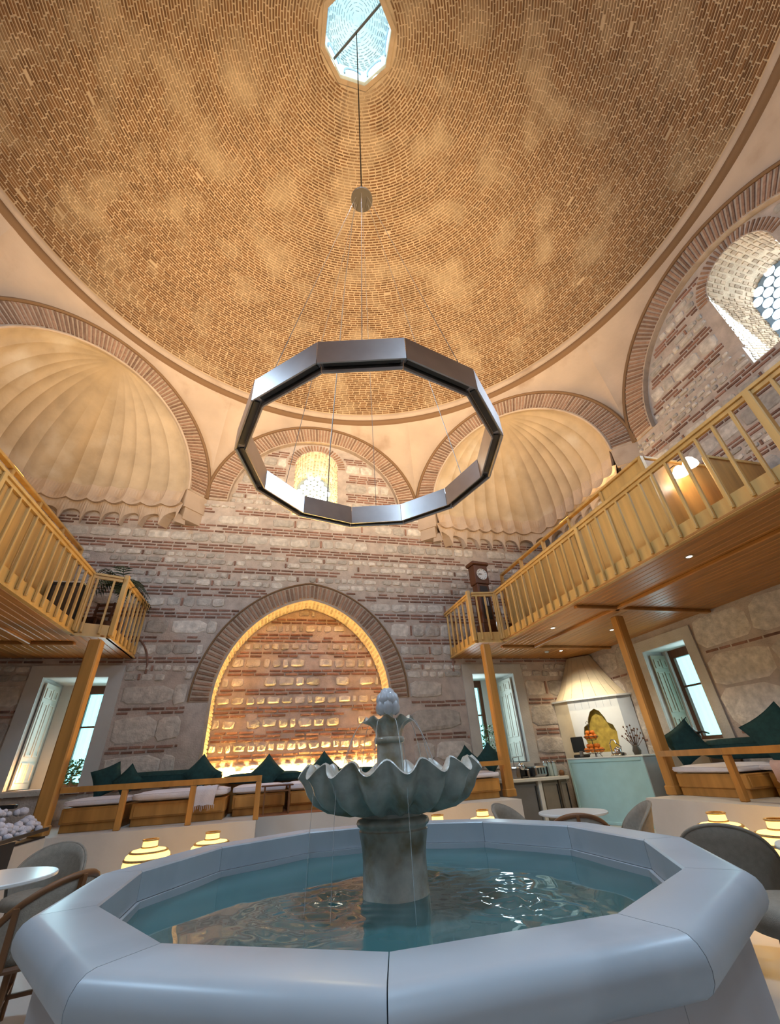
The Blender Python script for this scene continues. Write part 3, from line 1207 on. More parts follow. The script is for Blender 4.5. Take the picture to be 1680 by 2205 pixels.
def gallery(side, outline, sgn):
    """timber gallery; outline from the far wall along its free edge to the rear wall"""
    poly = outline + [(sgn * A, -A), (sgn * A, A)]
    if sgn < 0:
        poly = poly[::-1]
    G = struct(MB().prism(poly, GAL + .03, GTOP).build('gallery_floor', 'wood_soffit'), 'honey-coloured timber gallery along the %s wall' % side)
    # soffit planks, running along the wall
    xe, xm = abs(outline[0][0]) + .03, abs(outline[2][0]) + .03
    x = xe
    while x < A - .02:
        x1 = min(x + .125, A)
        yn = -A + .02
        if x1 < xm:
            yn = min(outline[1][1], outline[2][1]) + .02 + (xm - x) * .15
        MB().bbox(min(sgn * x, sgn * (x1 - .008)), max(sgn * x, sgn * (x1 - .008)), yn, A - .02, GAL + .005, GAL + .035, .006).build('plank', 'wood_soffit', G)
        x = x1
    for y0, y1 in ((2.95, 3.05), (5.68, 5.78), (-.55, -.45)):
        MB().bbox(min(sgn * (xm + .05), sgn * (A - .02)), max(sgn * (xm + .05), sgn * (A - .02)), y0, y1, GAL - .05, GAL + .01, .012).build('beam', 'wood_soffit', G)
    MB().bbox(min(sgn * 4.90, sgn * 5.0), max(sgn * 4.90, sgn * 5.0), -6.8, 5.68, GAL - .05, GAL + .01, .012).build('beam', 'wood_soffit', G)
    # fascia, handrail, balusters, newels
    for i in range(len(outline) - 1):
        p, q = Vector((*outline[i], 0)), Vector((*outline[i + 1], 0))
        d = (q - p).normalized()
        nrm = Vector((-d.y, d.x, 0))
        if nrm.x * sgn > 0 and i != 1:
            nrm = -nrm
        if i == 1 and nrm.y > 0:
            nrm = -nrm
        ln = (q - p).length
        MB().bar(p + nrm * .02 + Vector((0, 0, GAL + .11)), q + nrm * .02 + Vector((0, 0, GAL + .11)), .04, .22).build('fascia', 'wood_rail', G)
        MB().bar(p + nrm * .03 + Vector((0, 0, GAL + .015)), q + nrm * .03 + Vector((0, 0, GAL + .015)), .07, .03).build('fascia_moulding', 'wood_rail', G)
        MB().bar(p + nrm * .06 + Vector((0, 0, RAIL - .02)), q + nrm * .06 + Vector((0, 0, RAIL - .02)), .085, .04).build('handrail', 'wood_rail', G)
        MB().bar(p + nrm * .06 + Vector((0, 0, RAIL - .07)), q + nrm * .06 + Vector((0, 0, RAIL - .07)), .04, .05).build('handrail_moulding', 'wood_rail', G)
        n = max(2, round(ln / (.235 if ln > 1 else .21)))
        bal = MB()
        bal.tube([(0, 0, GAL + .055), (0, 0, GAL + .075)], .021, 6)
        bal.bbox(-.019, .019, -.019, .019, GAL + .07, RAIL - .06, .006)
        bme = bal.mesh('baluster')
        ang = math.atan2(d.y, d.x)
        for k in range(n):
            c = p + (q - p) * ((k + .5) / n) + nrm * .062
            if k and i == 2 and k % 13 == 0:
                continue
            obj('baluster', bme, 'wood_rail', G, (c.x, c.y, 0), ang)
        posts = []
        if i == 0:
            posts = [q]
        if i == 2:
            posts = [p + d * (.05)] + [p + (q - p) * ((k + .5) / n) for k in range(13, n, 13)]
        for c in posts:
            c = c + nrm * .062
            MB().bbox(c.x - .042, c.x + .042, c.y - .042, c.y + .042, GAL + .04, RAIL + (.06 if i == 0 else -.02), .01).build('newel_post', 'wood_rail', G)
    return G


GR = gallery('right', [(3.43, A - .02), (3.44, 5.50), (4.03, 5.40), (4.03, -A + .02)], 1)
GL = gallery('left', [(-3.66, A - .02), (-3.69, 5.44), (-4.17, 5.25), (-4.17, -A + .02)], -1)


def post(x, y, name_label, w_=.17, rot=0.):
    T = thing('timber_post', name_label, 'post', (x, y, PLAT), rot, 'timber posts under the galleries')
    MB().bbox(-w_ / 2, w_ / 2, -w_ / 2, w_ / 2, 0, GAL - PLAT - .052, .02).build('shaft', 'wood', T)
    MB().bbox(-w_ / 2 - .012, w_ / 2 + .012, -w_ / 2 - .012, w_ / 2 + .012, 0, .12, .012).build('foot', 'wood', T)
    return T


post(3.55, 5.42, 'square timber post beside the kitchen counter, under the clock end of the gallery')
post(5.20, 3.34, 'square timber post between the pale blue counter and the right-hand bench')
post(-3.78, 5.36, 'thick square timber post at the left end of the low railing', .20)

# recessed downlights in the soffit
for i, (x, y) in enumerate([(4.50, 4.28), (5.90, 6.12), (5.92, 4.33), (4.44, .98)]):
    T = thing('downlight', ['lit downlight in the gallery ceiling nearest the clock', 'lit downlight above the stove hood', 'lit downlight beside the second timber post', 'downlight in the gallery ceiling at the far right'][i], 'light', (x, y, GAL), 0, 'recessed downlights')
    MB().lathe([(.055, -.004), (.055, .004), (.036, .004), (.036, -.006), (.055, -.006)], 20).build('trim_ring', 'chrome', T)
    MB().lathe([(.036, .001), (.0005, .001)], 20).build('bulb', 'downlight', T)
    spot('downlight_beam', (x, y, GAL - .03), (x, y, 0), 60, (1, .78, .48), 110, .7, .03)
T = thing('smoke_detector', 'small white smoke detector on the gallery ceiling', 'detector', (5.57, 6.22, GAL))
MB().lathe([(.0005, -.035), (.04, -.03), (.055, 0)], 18).build('housing', 'white_plaster', T, smooth=True)


def partition(side, sgn, y0, y1):
    T = thing('gallery_partition', 'honey wood cubicle partition on the %s gallery' % side, 'partition', (sgn * 5.0, 0, GTOP), 0)
    top, mid = 5.34 - GTOP, 5.07 - GTOP
    n = 5
    for k in range(n + 1):
        y = y0 + (y1 - y0) * k / n
        MB().bbox(-.04, .04, y - .035, y + .035, 0, top, .008).build('post', 'wood_rail', T)
    for k in range(n):
        a, b = y0 + (y1 - y0) * k / n + .035, y0 + (y1 - y0) * (k + 1) / n - .035
        full = k == 0
        p = MB().box(-.015, .015, a, b, 0, (top if full else mid) - .02).build('panel', 'wood_rail', T)
        MB().bbox(-.028, .028, (a + b) / 2 - .02, (a + b) / 2 + .02, 0, mid - .03, .006).build('batten', 'wood_rail', p)
    MB().bbox(-.05, .05, y0, y1, top - .05, top, .008).build('top_rail', 'wood_rail', T)
    MB().bbox(-.045, .045, y0, y1, mid - .05, mid, .008).build('middle_rail', 'wood_rail', T)
    MB().bbox(-.055, .055, y0, y1, 0, .12, .008).build('skirting', 'wood_rail', T)
    s_ = MB().box(min(sgn * .05, sgn * 1.9), max(sgn * .05, sgn * 1.9), y0 - .015, y0 + .015, 0, top - .02).build('side_panel', 'wood', T)
    MB().bbox(min(sgn * .05, sgn * 1.9), max(sgn * .05, sgn * 1.9), y0 - .04, y0 + .04, top - .05, top, .008).build('side_rail', 'wood_rail', T)
    return T


partition('right', 1, 1.45, 6.60)
partition('left', -1, 1.6, 6.40)
# light strips lying on top of the partitions
tag(MB().bar((5.07, 1.7, 5.08), (5.07, 6.4, 5.08), .02).build('light_strip', 'led_soft'), 'amber light strip glowing behind the rail of the right gallery partition', 'light strip')
tag(MB().bar((-5.07, 1.9, 5.08), (-5.07, 6.2, 5.08), .02).build('light_strip', 'led_soft'), 'amber light strip glowing behind the rail of the left gallery partition', 'light strip')
# second cubicle screen with bench on the right gallery
T = thing('cubicle_screen', 'brown wooden screen standing across the right gallery', 'screen', (5.7, .95, GTOP))
MB().box(0, 1.28, -.02, .02, 0, 1.62).build('panel', 'wood', T)
MB().bbox(-.03, 1.28, -.035, .035, 1.60, 1.66, .008).build('top_rail', 'wood_rail', T)
MB().bbox(-.04, .02, -.035, .035, 0, 1.62, .008).build('edge_post', 'wood_rail', T)
for i, (x, y, z) in enumerate([(5.75, 1.24, 5.18), (5.48, 1.27, 4.98)]):
    T = thing('bracket_lamp', ['larger lit white bell lamp on the gallery partition', 'lower lit white bell lamp on the gallery partition'][i], 'lamp', (x, y, z), 0, 'bell lamps on the right gallery')
    MB().lathe([(.12, -.09), (.115, -.04), (.075, .04), (.03, .08), (.0005, .085)], 22).build('shade', 'lamp_shade', T, smooth=True)
    MB().tube([(0, 0, .08), (0, .05, .13), (0, 1.437 - y, .13)], .008, 6).build('bracket_arm', 'black', T)
    point('pendant_bulb', (x, y, z - .16), 3, WHITE, .05)

# ---- clock at the end of the right gallery
T = thing('longcase_clock', 'tall dark wooden longcase clock with white dial', 'clock', (4.1, 6.2, GTOP), math.radians(8))
MB().bbox(-.22, .22, -.15, .15, 0, .42, .02).build('plinth', 'wood_dark', T)
body = MB().bbox(-.17, .17, -.12, .12, .42, 1.42, .012).build('trunk', 'wood_dark', T)
MB().box(-.11, .11, -.128, -.118, .52, 1.36).build('door_glass', 'black', body)
for x in (-.05, .0, .05):
    MB().tube([(x, -.13, .85), (x, -.13, 1.05)], .014, 8).build('weight', 'steel', body)
hd = MB().bbox(-.20, .20, -.14, .14, 1.42, 1.92, .012).build('hood', 'wood_dark', T)
cr = MB().bbox(-.25, .25, -.18, .18, 1.92, 2.02, .025).build('cornice', 'wood_dark', T)
df = MB().lathe([(.0005, 0), (.145, 0), (.155, .012), (.15, .02)], 32).xf(lambda p: (p[0], -.142 - p[2], 1.67 + p[1])).build('dial', 'clock_face', T)
for k in range(12):
    a = PI / 6 * k
    MB().bar((.11 * math.sin(a), -.152, 1.67 + .11 * math.cos(a)), (.132 * math.sin(a), -.152, 1.67 + .132 * math.cos(a)), .010, .004, (0, 1, 0)).build('hour_mark', 'black', df)
MB().bar((0, -.156, 1.67), (-.085, -.156, 1.672), .010, .004, (0, 1, 0)).build('hour_hand', 'black', df)
MB().bar((0, -.158, 1.67), (-.11, -.158, 1.655), .007, .004, (0, 1, 0)).build('minute_hand', 'black', df)

# ---- things standing on the gallery ends
T = thing('gallery_chair', 'dark wooden chair behind the railing by the tall clock', 'chair', (4.62, 6.35, GTOP), .2)
def small_chair(T, m_='wood_dark'):
    MB().bbox(-.21, .21, -.21, .21, .42, .46, .01).build('seat', m_, T)
    for sx in (-1, 1):
        for sy in (-1, 1):
            MB().bar((sx * .18, sy * .18, 0), (sx * .18, sy * .18, .42), .035).build('leg', m_, T)
        MB().bar((sx * .18, .19, .46), (sx * .18, .23, .88), .035).build('back_post', m_, T)
    for z in (.60, .72, .84):
        MB().bar((-.18, .20 + (z - .46) * .09, z), (.18, .20 + (z - .46) * .09, z), .02, .05).build('back_slat', m_, T)
small_chair(T)
T = thing('oval_tray', 'white oval tray leaning on edge behind the gallery railing', 'tray', (4.28, 5.85, GTOP), .2)
MB().lathe([(.0005, 0), (.95, 0), (1, .06), (.98, .1)], 28).xf(lambda p: (p[0] * .14, p[2] * .15, .30 + p[1] * .29)).build('plate', 'table_white', T, smooth=True)
MB().lathe([(.97, .0), (1.02, .06), (1.02, .16), (.97, .12)], 28).xf(lambda p: (p[0] * .14, p[2] * .15, .30 + p[1] * .29)).build('rim', 'chrome', T, smooth=True)
T = thing('gallery_chair', 'dark wooden chair at the end of the left gallery', 'chair', (-4.40, 6.55, GTOP), -.3)
small_chair(T)
T = thing('cabinet', 'black low cabinet with glass front on the left gallery', 'cabinet', (-4.62, 5.75, GTOP))
MB().bbox(-.25, .25, -.2, .2, 0, .85, .015).build('body', 'black', T)
MB().bbox(-.21, .21, -.215, -.2, .1, .78, .005).build('door', 'steel_dark', T)
MB().bbox(-.26, .26, -.21, .21, .85, .875, .006).build('top', 'counter_stone', T)

# potted palm at the end of the left gallery
T = thing('potted_palm', 'dark green potted palm spilling over the left gallery corner', 'plant', (-3.95, 6.25, GTOP))
MB().lathe([(.0005, 0), (.13, 0), (.18, .30), (.17, .30), (.15, .26), (.0005, .26)], 24).build('pot', 'wood_dark', T, smooth=True)
MB().tube([(0, 0, .25), (.01, 0, .6), (0, .01, .95)], .03, 8, .02).build('stem', 'wood_mid', T)
prn = random.Random(3)
for k in range(15):
    a = 2 * PI * k / 15 + prn.uniform(-.2, .2)
    ln = prn.uniform(.45, .72)
    rise = prn.uniform(.15, .62)
    pts = []
    for i in range(9):
        t = i / 8
        rr = ln * t
        pts.append(Vector((math.cos(a) * rr, math.sin(a) * rr * .9, .92 + rise * math.sin(min(1, t * 1.15) * PI * .62) - .55 * t * t * (1.1 - rise))))
    fr = MB().tube(pts, .006, 4, .002)
    for i in range(1, 9):
        p = pts[i]
        d = (pts[i] - pts[i - 1]).normalized()
        sd = d.cross(Vector((0, 0, 1))).normalized()
        for s_ in (-1, 1):
            for q in (0, .5):
                p0 = pts[i - 1] + (pts[i] - pts[i - 1]) * q
                L = .20 * math.sin(PI * (.15 + .8 * (i + q) / 9.5))
                tip = p0 + sd * s_ * L + d * L * .6 - Vector((0, 0, L * .45))
                k0 = len(fr.v)
                fr.add([p0 - d * .012, p0 + d * .012, (p0 + tip) / 2 + d * .014 + Vector((0, 0, .012)), tip, (p0 + tip) / 2 - d * .010 + Vector((0, 0, .012))], [(0, 1, 2, 4), (4, 2, 3)])
    fr.build('frond', 'leaf', T)

# ================================================================== CHANDELIER
T = thing('ring_chandelier', 'huge twelve-sided dark steel ring light hanging over the fountain', 'chandelier', (-.05, .01, 3.375))
ro, ri, hgt = 1.176, 1.075, .215
for k in range(12):
    a0, a1 = math.radians(30 * k), math.radians(30 * k + 30)
    prof = [(ri, hgt), (ri, 0), (ri + .012, 0), (ri + .022, .012), (ri + .022, .05), (ro - .022, .05), (ro - .022, .012), (ro - .012, 0), (ro, 0), (ro, hgt), (ro - .008, hgt), (ro - .008, .06), (ri + .008, .06), (ri + .008, hgt)]
    mb = MB()
    g = .0025
    n = len(prof)
    vs = []
    for a, sg in ((a0, 1), (a1, -1)):
        for r_, z in prof:
            x, y = r_ * math.cos(a), r_ * math.sin(a)
            tx, ty = math.cos((a0 + a1) / 2 + PI / 2), math.sin((a0 + a1) / 2 + PI / 2)
            vs.append((x + tx * g * sg, y + ty * g * sg, z))
    mb.add(vs, [(i, (i + 1) % n, n + (i + 1) % n, n + i) for i in range(n)] + [tuple(range(n)), tuple(range(2 * n - 1, n - 1, -1))])
    sgm = mb.build('segment', 'steel', T)
    am = (a0 + a1) / 2
    ap = math.cos(PI / 12)
    mid = (ri + ro) / 2 * ap
    tl = (ri) * math.sin(PI / 12) * .96
    tx, ty = -math.sin(am), math.cos(am)
    MB().bar((mid * math.cos(am) - tx * tl, mid * math.sin(am) - ty * tl, .046), (mid * math.cos(am) + tx * tl, mid * math.sin(am) + ty * tl, .046), .045, .012).build('diffuser', 'steel_dark', sgm)
DISC = 8.52 - 3.375
for k in range(6):
    a = math.radians(60 * k + 15)
    rr = (ro + ri) / 2 * math.cos(PI / 12)
    MB().tube([(rr * math.cos(a), rr * math.sin(a), .06), (.10 * math.cos(a), .10 * math.sin(a), DISC)], .0035, 5).build('suspension_wire', 'wire', T)
MB().tube([(ro * .93 * math.cos(math.radians(105)), ro * .93 * math.sin(math.radians(105)), .1), (-.3, .75, .7), (-.22, .2, 3.2), (-.10, .05, DISC)], .006, 5).build('power_cable', 'wire', T)
MB().lathe([(.0005, 0), (.165, 0), (.165, .05), (.0005, .055)], 32).xf(lambda p: (p[0], p[1], p[2] + DISC)).build('ceiling_rose', 'steel_dark', T)
MB().tube([(0, 0, DISC + .05), (.02, .0, OC_Z + .55 - 3.375)], .012, 6).build('drop_cable', 'cable_black', T)
MB().tube([(-.05 + .95 * math.cos(math.radians(128)), .01 + .95 * math.sin(math.radians(128)), OC_Z + .55 - 3.375), (.05 + .95 * math.cos(math.radians(308)), .95 * math.sin(math.radians(308)), OC_Z + .60 - 3.375)], .032, 8).build('carrier_bar', 'steel_dark', T)

# ================================================================== FOUNTAIN
RIN, ROUT, RIMZ = 1.405, 1.665, .62
T = thing('fountain_basin', 'twelve-sided white marble basin with thick rounded rim', 'basin', (0, 0, FLOOR))
zr = RIMZ - FLOOR
ROUT2 = ROUT
prof_rim = [(RIN, zr - .13), (RIN, zr - .008), (RIN + .008, zr)]
for i in range(9):
    t = PI / 2 - PI * i / 8
    prof_rim.append((ROUT - .062 + .062 * math.cos(t), zr - .066 + .066 * math.sin(t)))
prof_rim += [(ROUT - .13, zr - .132)]


def twelve(prof, k, g):
    a0, a1 = math.radians(15 + 30 * k), math.radians(45 + 30 * k)
    am = (a0 + a1) / 2
    tx, ty = -math.sin(am), math.cos(am)
    vs = []
    n = len(prof)
    for a, sg in ((a0, 1), (a1, -1)):
        for r_, z in prof:
            vs.append((r_ * math.cos(a) + tx * g * sg, r_ * math.sin(a) + ty * g * sg, z))
    return MB().add(vs, [(i, (i + 1) % n, n + (i + 1) % n, n + i) for i in range(n)] + [tuple(range(n)), tuple(range(2 * n - 1, n - 1, -1))])


for k in range(12):
    smooth_by_angle(twelve(prof_rim, k, .0016).build('rim_slab', 'marble', T), 35)
    twelve([(RIN - .001, 0), (RIN - .001, zr - .132), (RIN - .02, zr - .132), (RIN - .02, 0)], k, .0012).build('inner_panel', 'marble', T)
    twelve([(RIN + .12, 0), (RIN + .12, zr - .135), (RIN + .15, zr - .135), (RIN + .15, 0)], k, .0012).build('outer_panel', 'basin_wall', T)

# water surface with ripples where the streams fall
WZ = .455
nr, na = 110, 220
V = []
for i in range(nr + 1):
    for j in range(na):
        a = 2 * PI * j / na
        am = ((math.degrees(a) - 15) % 30) - 15
        rmax = (RIN - .015) * math.cos(PI / 12) / math.cos(math.radians(am))
        r_ = .12 + (rmax - .12) * i / nr
        x, y = r_ * math.cos(a), r_ * math.sin(a)
        zz = .0016 * math.sin(9 * x + 4 * y) + .0012 * math.sin(13 * y - 6 * x + 1)
        for cx, cy, am_, fr, w_ in ((.48, -.40, .0085, 52, .20), (.56, -.62, .005, 60, .16), (-.30, .10, .009, 60, .16), (-.42, -.15, .004, 45, .30), (.25, .35, .006, 55, .22), (.62, -.1, .003, 50, .2)):
            d = math.hypot(x - cx, y - cy)
            zz += am_ * math.exp(-(d / w_) ** 2) * (math.sin(d * fr) + .8 * math.sin(x * fr * .9 + y * 17) * math.cos(y * fr * .8 - x * 11))
        V.append((x, y, zz))
F = [(i * na + j, i * na + (j + 1) % na, (i + 1) * na + (j + 1) % na, (i + 1) * na + j) for i in range(nr) for j in range(na)]
me = bpy.data.meshes.new('pool_water')
me.from_pydata(V, [], F)
me.shade_smooth()
tag(obj('pool_water', me, 'water', None, (0, 0, WZ)), 'dark teal rippling water filling the marble basin', 'water')

T = thing('fountain', 'scalloped stone bowl fountain with pinecone finial in mid basin', 'fountain', (0, 0, FLOOR))
o_ = -FLOOR
MB().lathe([(.24, 0), (.24, .30), (.20, .36), (.186, .55), (.178, .66), (.177, .76), (.179, .80)], 40).build('column', 'fountain_stone', T, smooth=True)
smooth_by_angle(MB().lathe([(.178, .79), (.184, .83), (.192, .87), (.197, .895), (.190, .902), (.192, .91), (.205, .918), (.211, .932), (.205, .946), (.188, .952), (.172, .958), (.168, .975), (.172, 1.0), (.20, 1.02)], 40).build('collar', 'fountain_stone', T), 50)
NL = 17


def scallop(amp_r, amp_z, nl, ws):
    def f(i, r_, z, a):
        w_ = ws[i]
        c = math.cos(nl * a)
        sh = c + .18 * math.cos(2 * nl * a)
        return r_ * (1 - amp_r * w_ * sh), z + amp_z * w_ * c
    return f


pb = [(.17, .975), (.20, .98), (.28, .99), (.37, 1.015), (.445, 1.06), (.485, 1.115), (.500, 1.155), (.52, 1.185), (.535, 1.198), (.528, 1.206), (.505, 1.20), (.47, 1.165), (.40, 1.11), (.25, 1.07), (.08, 1.06)]
ws = [0, .1, .5, .75, .9, .95, 1, 1.05, 1.1, 1.1, 1.05, .9, .6, .2, 0]
smooth_by_angle(MB().lathe(pb, NL * 12, mod=scallop(.040, .030, NL, ws)).build('bowl', 'fountain_stone', T), 60)
MB().lathe([(.0005, 1.118), (.40, 1.118)], 40).build('bowl_water', 'water', T)
MB().lathe([(.11, 1.06), (.092, 1.10), (.084, 1.18), (.080, 1.27), (.078, 1.34)], 32).build('neck', 'fountain_stone', T, smooth=True)
MB().lathe([(.078, 1.325), (.092, 1.33), (.096, 1.345), (.092, 1.36), (.078, 1.362)], 32).build('neck_ring', 'fountain_stone', T, smooth=True)
pc = [(.078, 1.355), (.085, 1.39), (.10, 1.425), (.125, 1.448), (.152, 1.458), (.156, 1.466), (.14, 1.464), (.11, 1.45), (.04, 1.44)]
smooth_by_angle(MB().lathe(pc, 10 * 14, mod=scallop(.035, .009, 10, [0, .5, .9, 1.2, 1.5, 1.5, 1.2, .6, 0])).build('upper_cup', 'fountain_stone', T), 60)
MB().lathe([(.035, 1.44), (.030, 1.485), (.05, 1.495)], 24).build('finial_stem', 'fountain_stone', T, smooth=True)
fin = MB().lathe([(.02, 1.492), (.050, 1.496), (.066, 1.515), (.072, 1.54), (.070, 1.565), (.060, 1.60), (.045, 1.628), (.025, 1.645), (.0005, 1.65)], 64,
                 mod=lambda i, r_, z, a: (r_ * (1 - .10 * (1 - abs(math.sin(4 * a))) ** 4), z)).build('finial', 'fountain_marble', T, smooth=True)
for row, (rr, zz, n, sc) in enumerate(((.050, 1.535, 7, 1.5), (.046, 1.575, 7, 1.45), (.026, 1.61, 5, 1.2))):
    for k in range(n):
        a = 2 * PI * (k + .5 * row) / n
        pm = MB().lathe([(.0005, .034 * sc), (.018 * sc, .022 * sc), (.027 * sc, 0), (.022 * sc, -.022 * sc), (.0005, -.034 * sc)], 8)
        pm.xf(lambda p: (p[0] * .8, p[1], p[2]))
        pm.xf(lambda p: (math.cos(a) * (rr + p[0]) - math.sin(a) * p[1], math.sin(a) * (rr + p[0]) + math.cos(a) * p[1], zz + p[2]))
        pm.build('petal', 'fountain_marble', fin, smooth=True)
for k in range(10):
    a = 2 * PI * (k + .5) / 10
    out = .155
    reach = .10 + .05 * ((k * 7) % 3)
    pts = [(math.cos(a) * (out + reach * t), math.sin(a) * (out + reach * t), 1.455 - .34 * t * t) for t in [i / 8 for i in range(9)]]
    MB().tube(pts, .0022, 5).build('water_stream', 'water_stream', T)
for k in range(NL):
    if k in (9, 10, 12):
        a = 2 * PI * (k + .5) / NL
        pts = [(math.cos(a) * (.50 + .04 * t), math.sin(a) * (.50 + .04 * t), 1.17 - (1.17 - (WZ - FLOOR)) * t * t) for t in [i / 8 for i in range(9)]]
        MB().tube(pts, .0014, 5).build('water_stream', 'water_stream', T)

# ================================================================== WINDOWS (lower)
def corrugated(fn, u0, u1, z0, z1, d, folds, amp=.025):
    n = folds * 6
    rows = []
    for z in (z0, (z0 + z1) / 2, z1):
        rows.append([fn(u0 + (u1 - u0) * i / n, z, d + amp * math.sin(2 * PI * folds * i / n)) for i in range(n + 1)])
    return MB().grid(rows)


def low_window(n, fn, rot, box, shut, wide, label, shut_mat, surround='ashlar', DP=1.05, frac=.42):
    """deep window: stone surround, plastered reveal, panelled shutter on one side, sash with curtain. shut=-1/+1: side of the shutter"""
    a, b, c, d = box
    W = MB()
    W.plate([[(a - wide, c - .04), (b + wide, c - .04), (b + wide, d + .22), (a - wide, d + .22)], [(a, c), (b, c), (b, d), (a, d)]], fn, -.035, .02)
    W = struct(W.build('window_%d' % n, surround), label)
    rv = MB()
    e = .004
    rv.grid([[fn(u, z, 0) for u, z in ((a + e, c + e), (b - e, c + e), (b - e, d - e), (a + e, d - e))], [fn(u, z, DP) for u, z in ((a + e, c + e), (b - e, c + e), (b - e, d - e), (a + e, d - e))]], close=True)
    rv.build('reveal', 'white_plaster', W)
    MB().plate([[(a - .05, c - .09), (b + .05, c - .09), (b + .05, c - .02), (a - .05, c - .02)]], fn, -.09, .05).build('sill', 'ashlar', W)
    # sash
    fw_ = .07
    split = a + (b - a) * (frac if shut < 0 else 1 - frac)
    lo, hi = (split, b) if shut < 0 else (a, split)
    MB().plate([[(a, c), (b, c), (b, d), (a, d)], [(lo + fw_, c + fw_), (hi - fw_, c + fw_), (hi - fw_, d - fw_ - .1), (lo + fw_, d - fw_ - .1)]], fn, DP - .10, DP - .03).build('frame', 'wood_dark', W)
    MB().bar(fn(lo, (c + d) / 2 + .12, DP - .07), fn(hi, (c + d) / 2 + .12, DP - .07), .035).build('glazing_bar', 'wood_dark', W)
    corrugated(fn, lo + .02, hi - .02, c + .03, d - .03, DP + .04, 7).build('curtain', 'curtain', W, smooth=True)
    # stone pier between shutter and sash
    p0, p1 = (a + .01, split - .02) if shut < 0 else (split + .02, b - .01)
    MB().plate([[(p0, c), (p1, c), (p1, d), (p0, d)]], fn, DP - .16, DP - .10).build('pier', 'white_plaster', W)
    # panelled shutter folded against the reveal
    us = a + .03 if shut < 0 else b - .03
    sg = 1 if shut < 0 else -1
    kk = min(1, (DP - .20) / .66)

    def fs(s_, z, o):
        return fn(us + sg * o, z, .08 + s_)
    S = MB().plate([[(0, c + .02), (.62 * kk, c + .02), (.62 * kk, d - .08), (0, d - .08)]], fs, 0, .03).build('shutter', shut_mat, W)
    for z0, z1 in ((c + .12, c + .42), (c + .52, d - .42), (d - .34, d - .16)):
        for s0, s1 in ((.06 * kk, .28 * kk), (.34 * kk, .56 * kk)):
            MB().plate([[(s0, z0), (s1, z0), (s1, z1), (s0, z1)], [(s0 + .03, z0 + .03), (s1 - .03, z0 + .03), (s1 - .03, z1 - .03), (s0 + .03, z1 - .03)]], fs, .028, .045).build('shutter_moulding', shut_mat, S)
    return W


low_window(1, FAR, wall_rot(90), WIN_FAR[0], -1, .25, 'deep window behind the thick left timber post', 'shutter_light', 'white_plaster')
low_window(2, FAR, wall_rot(90), WIN_FAR[1], 1, .25, 'deep window behind the post beside the kitchen counter', 'shutter_light')
low_window(3, RIGHT, wall_rot(0), WIN_RIGHT, -1, .22, 'deep window over the right-hand bench', 'shutter', DP=.62, frac=.12)
area('curtain_daylight_left', (-4.3, 7.75, 1.9), (.15, -1, -.1), .5, 1.5, 14, (.62, .9, 1))
area('curtain_daylight_far_right', (4.2, 7.75, 1.9), (-.1, -1, -.1), .5, 1.5, 18, (.72, .92, 1))
area('curtain_daylight_right', (7.5, 4.1, 2.0), (-1, -.2, -.1), .5, 1.5, 8, (.72, .92, 1))
point('window_lamp_left', (-4.92, 7.12, 1.2), 9, AMBER, .04)


def shrub(loc, sx, sz, label):
    rn = random.Random(sum(map(ord, label)))
    T = thing('shrub', label, 'plant', loc, 0)
    MB().tube([(0, 0, 0), (.01, 0, sz * .5)], .015, 6).build('stem', 'wood_mid', T)
    mb = MB()
    for k in range(260):
        a, r_, h = rn.uniform(0, 2 * PI), sx * math.sqrt(rn.random()), rn.uniform(.1, 1)
        p = Vector((math.cos(a) * r_ * .5, math.sin(a) * r_ * .35, h * sz))
        d = Vector((rn.uniform(-1, 1), rn.uniform(-1, 1), rn.uniform(-.2, 1))).normalized()
        s_ = d.cross(Vector((rn.uniform(-1, 1), rn.uniform(-1, 1), .3))).normalized()
        L = rn.uniform(.05, .09)
        mb.add([p, p + d * L * .5 + s_ * L * .28, p + d * L, p + d * L * .5 - s_ * L * .28], [(0, 1, 2, 3)])
    o = mb.build('foliage', 'shrub', T)
    o['kind'] = 'stuff'


shrub((4.32, 7.55, .955), .55, .80, 'leafy green shrub inside the window beside the kitchen counter')
shrub((-4.32, 7.55, 1.005), .45, .42, 'dark green shrub low in the left window')

# thin brick arch lines beside the gallery ends
for sx, nm, cx_, a0_, a1_ in ((-1, 'left', -3.90, -4, 72), (1, 'right', 3.98, 184, 112)):
    struct(MB().tube([FAR(cx_ + .57 * math.cos(math.radians(a0_ + (a1_ - a0_) * i / 12)), 2.95 + .75 * math.sin(math.radians(a0_ + (a1_ - a0_) * i / 12)), -.02) for i in range(13)], .022, 6).build('trim_%d' % (30 + sx), 'wall_brick'),
           'thin brick arch line beside the %s gallery end' % nm)

# ================================================================== BENCHES
def bench(x0, x1, y0, y1, label, rot=0, loc=(0, 0), top=.30):
    T = thing('bench', label, 'bench', (loc[0], loc[1], PLAT), rot, 'built-in wooden benches')
    MB().bbox(x0, x1, y0, y1, .10, top, .012).build('body', 'wood', T)
    MB().bbox(x0 + .04, x1 - .04, y0 - .012, y0 + .01, .12, top - .03, .006).build('front_panel', 'wood', T)
    MB().bbox(x0 + .02, x1 - .02, y0 + .04, y1, 0, .10, .006).build('plinth', 'wood', T)
    return T


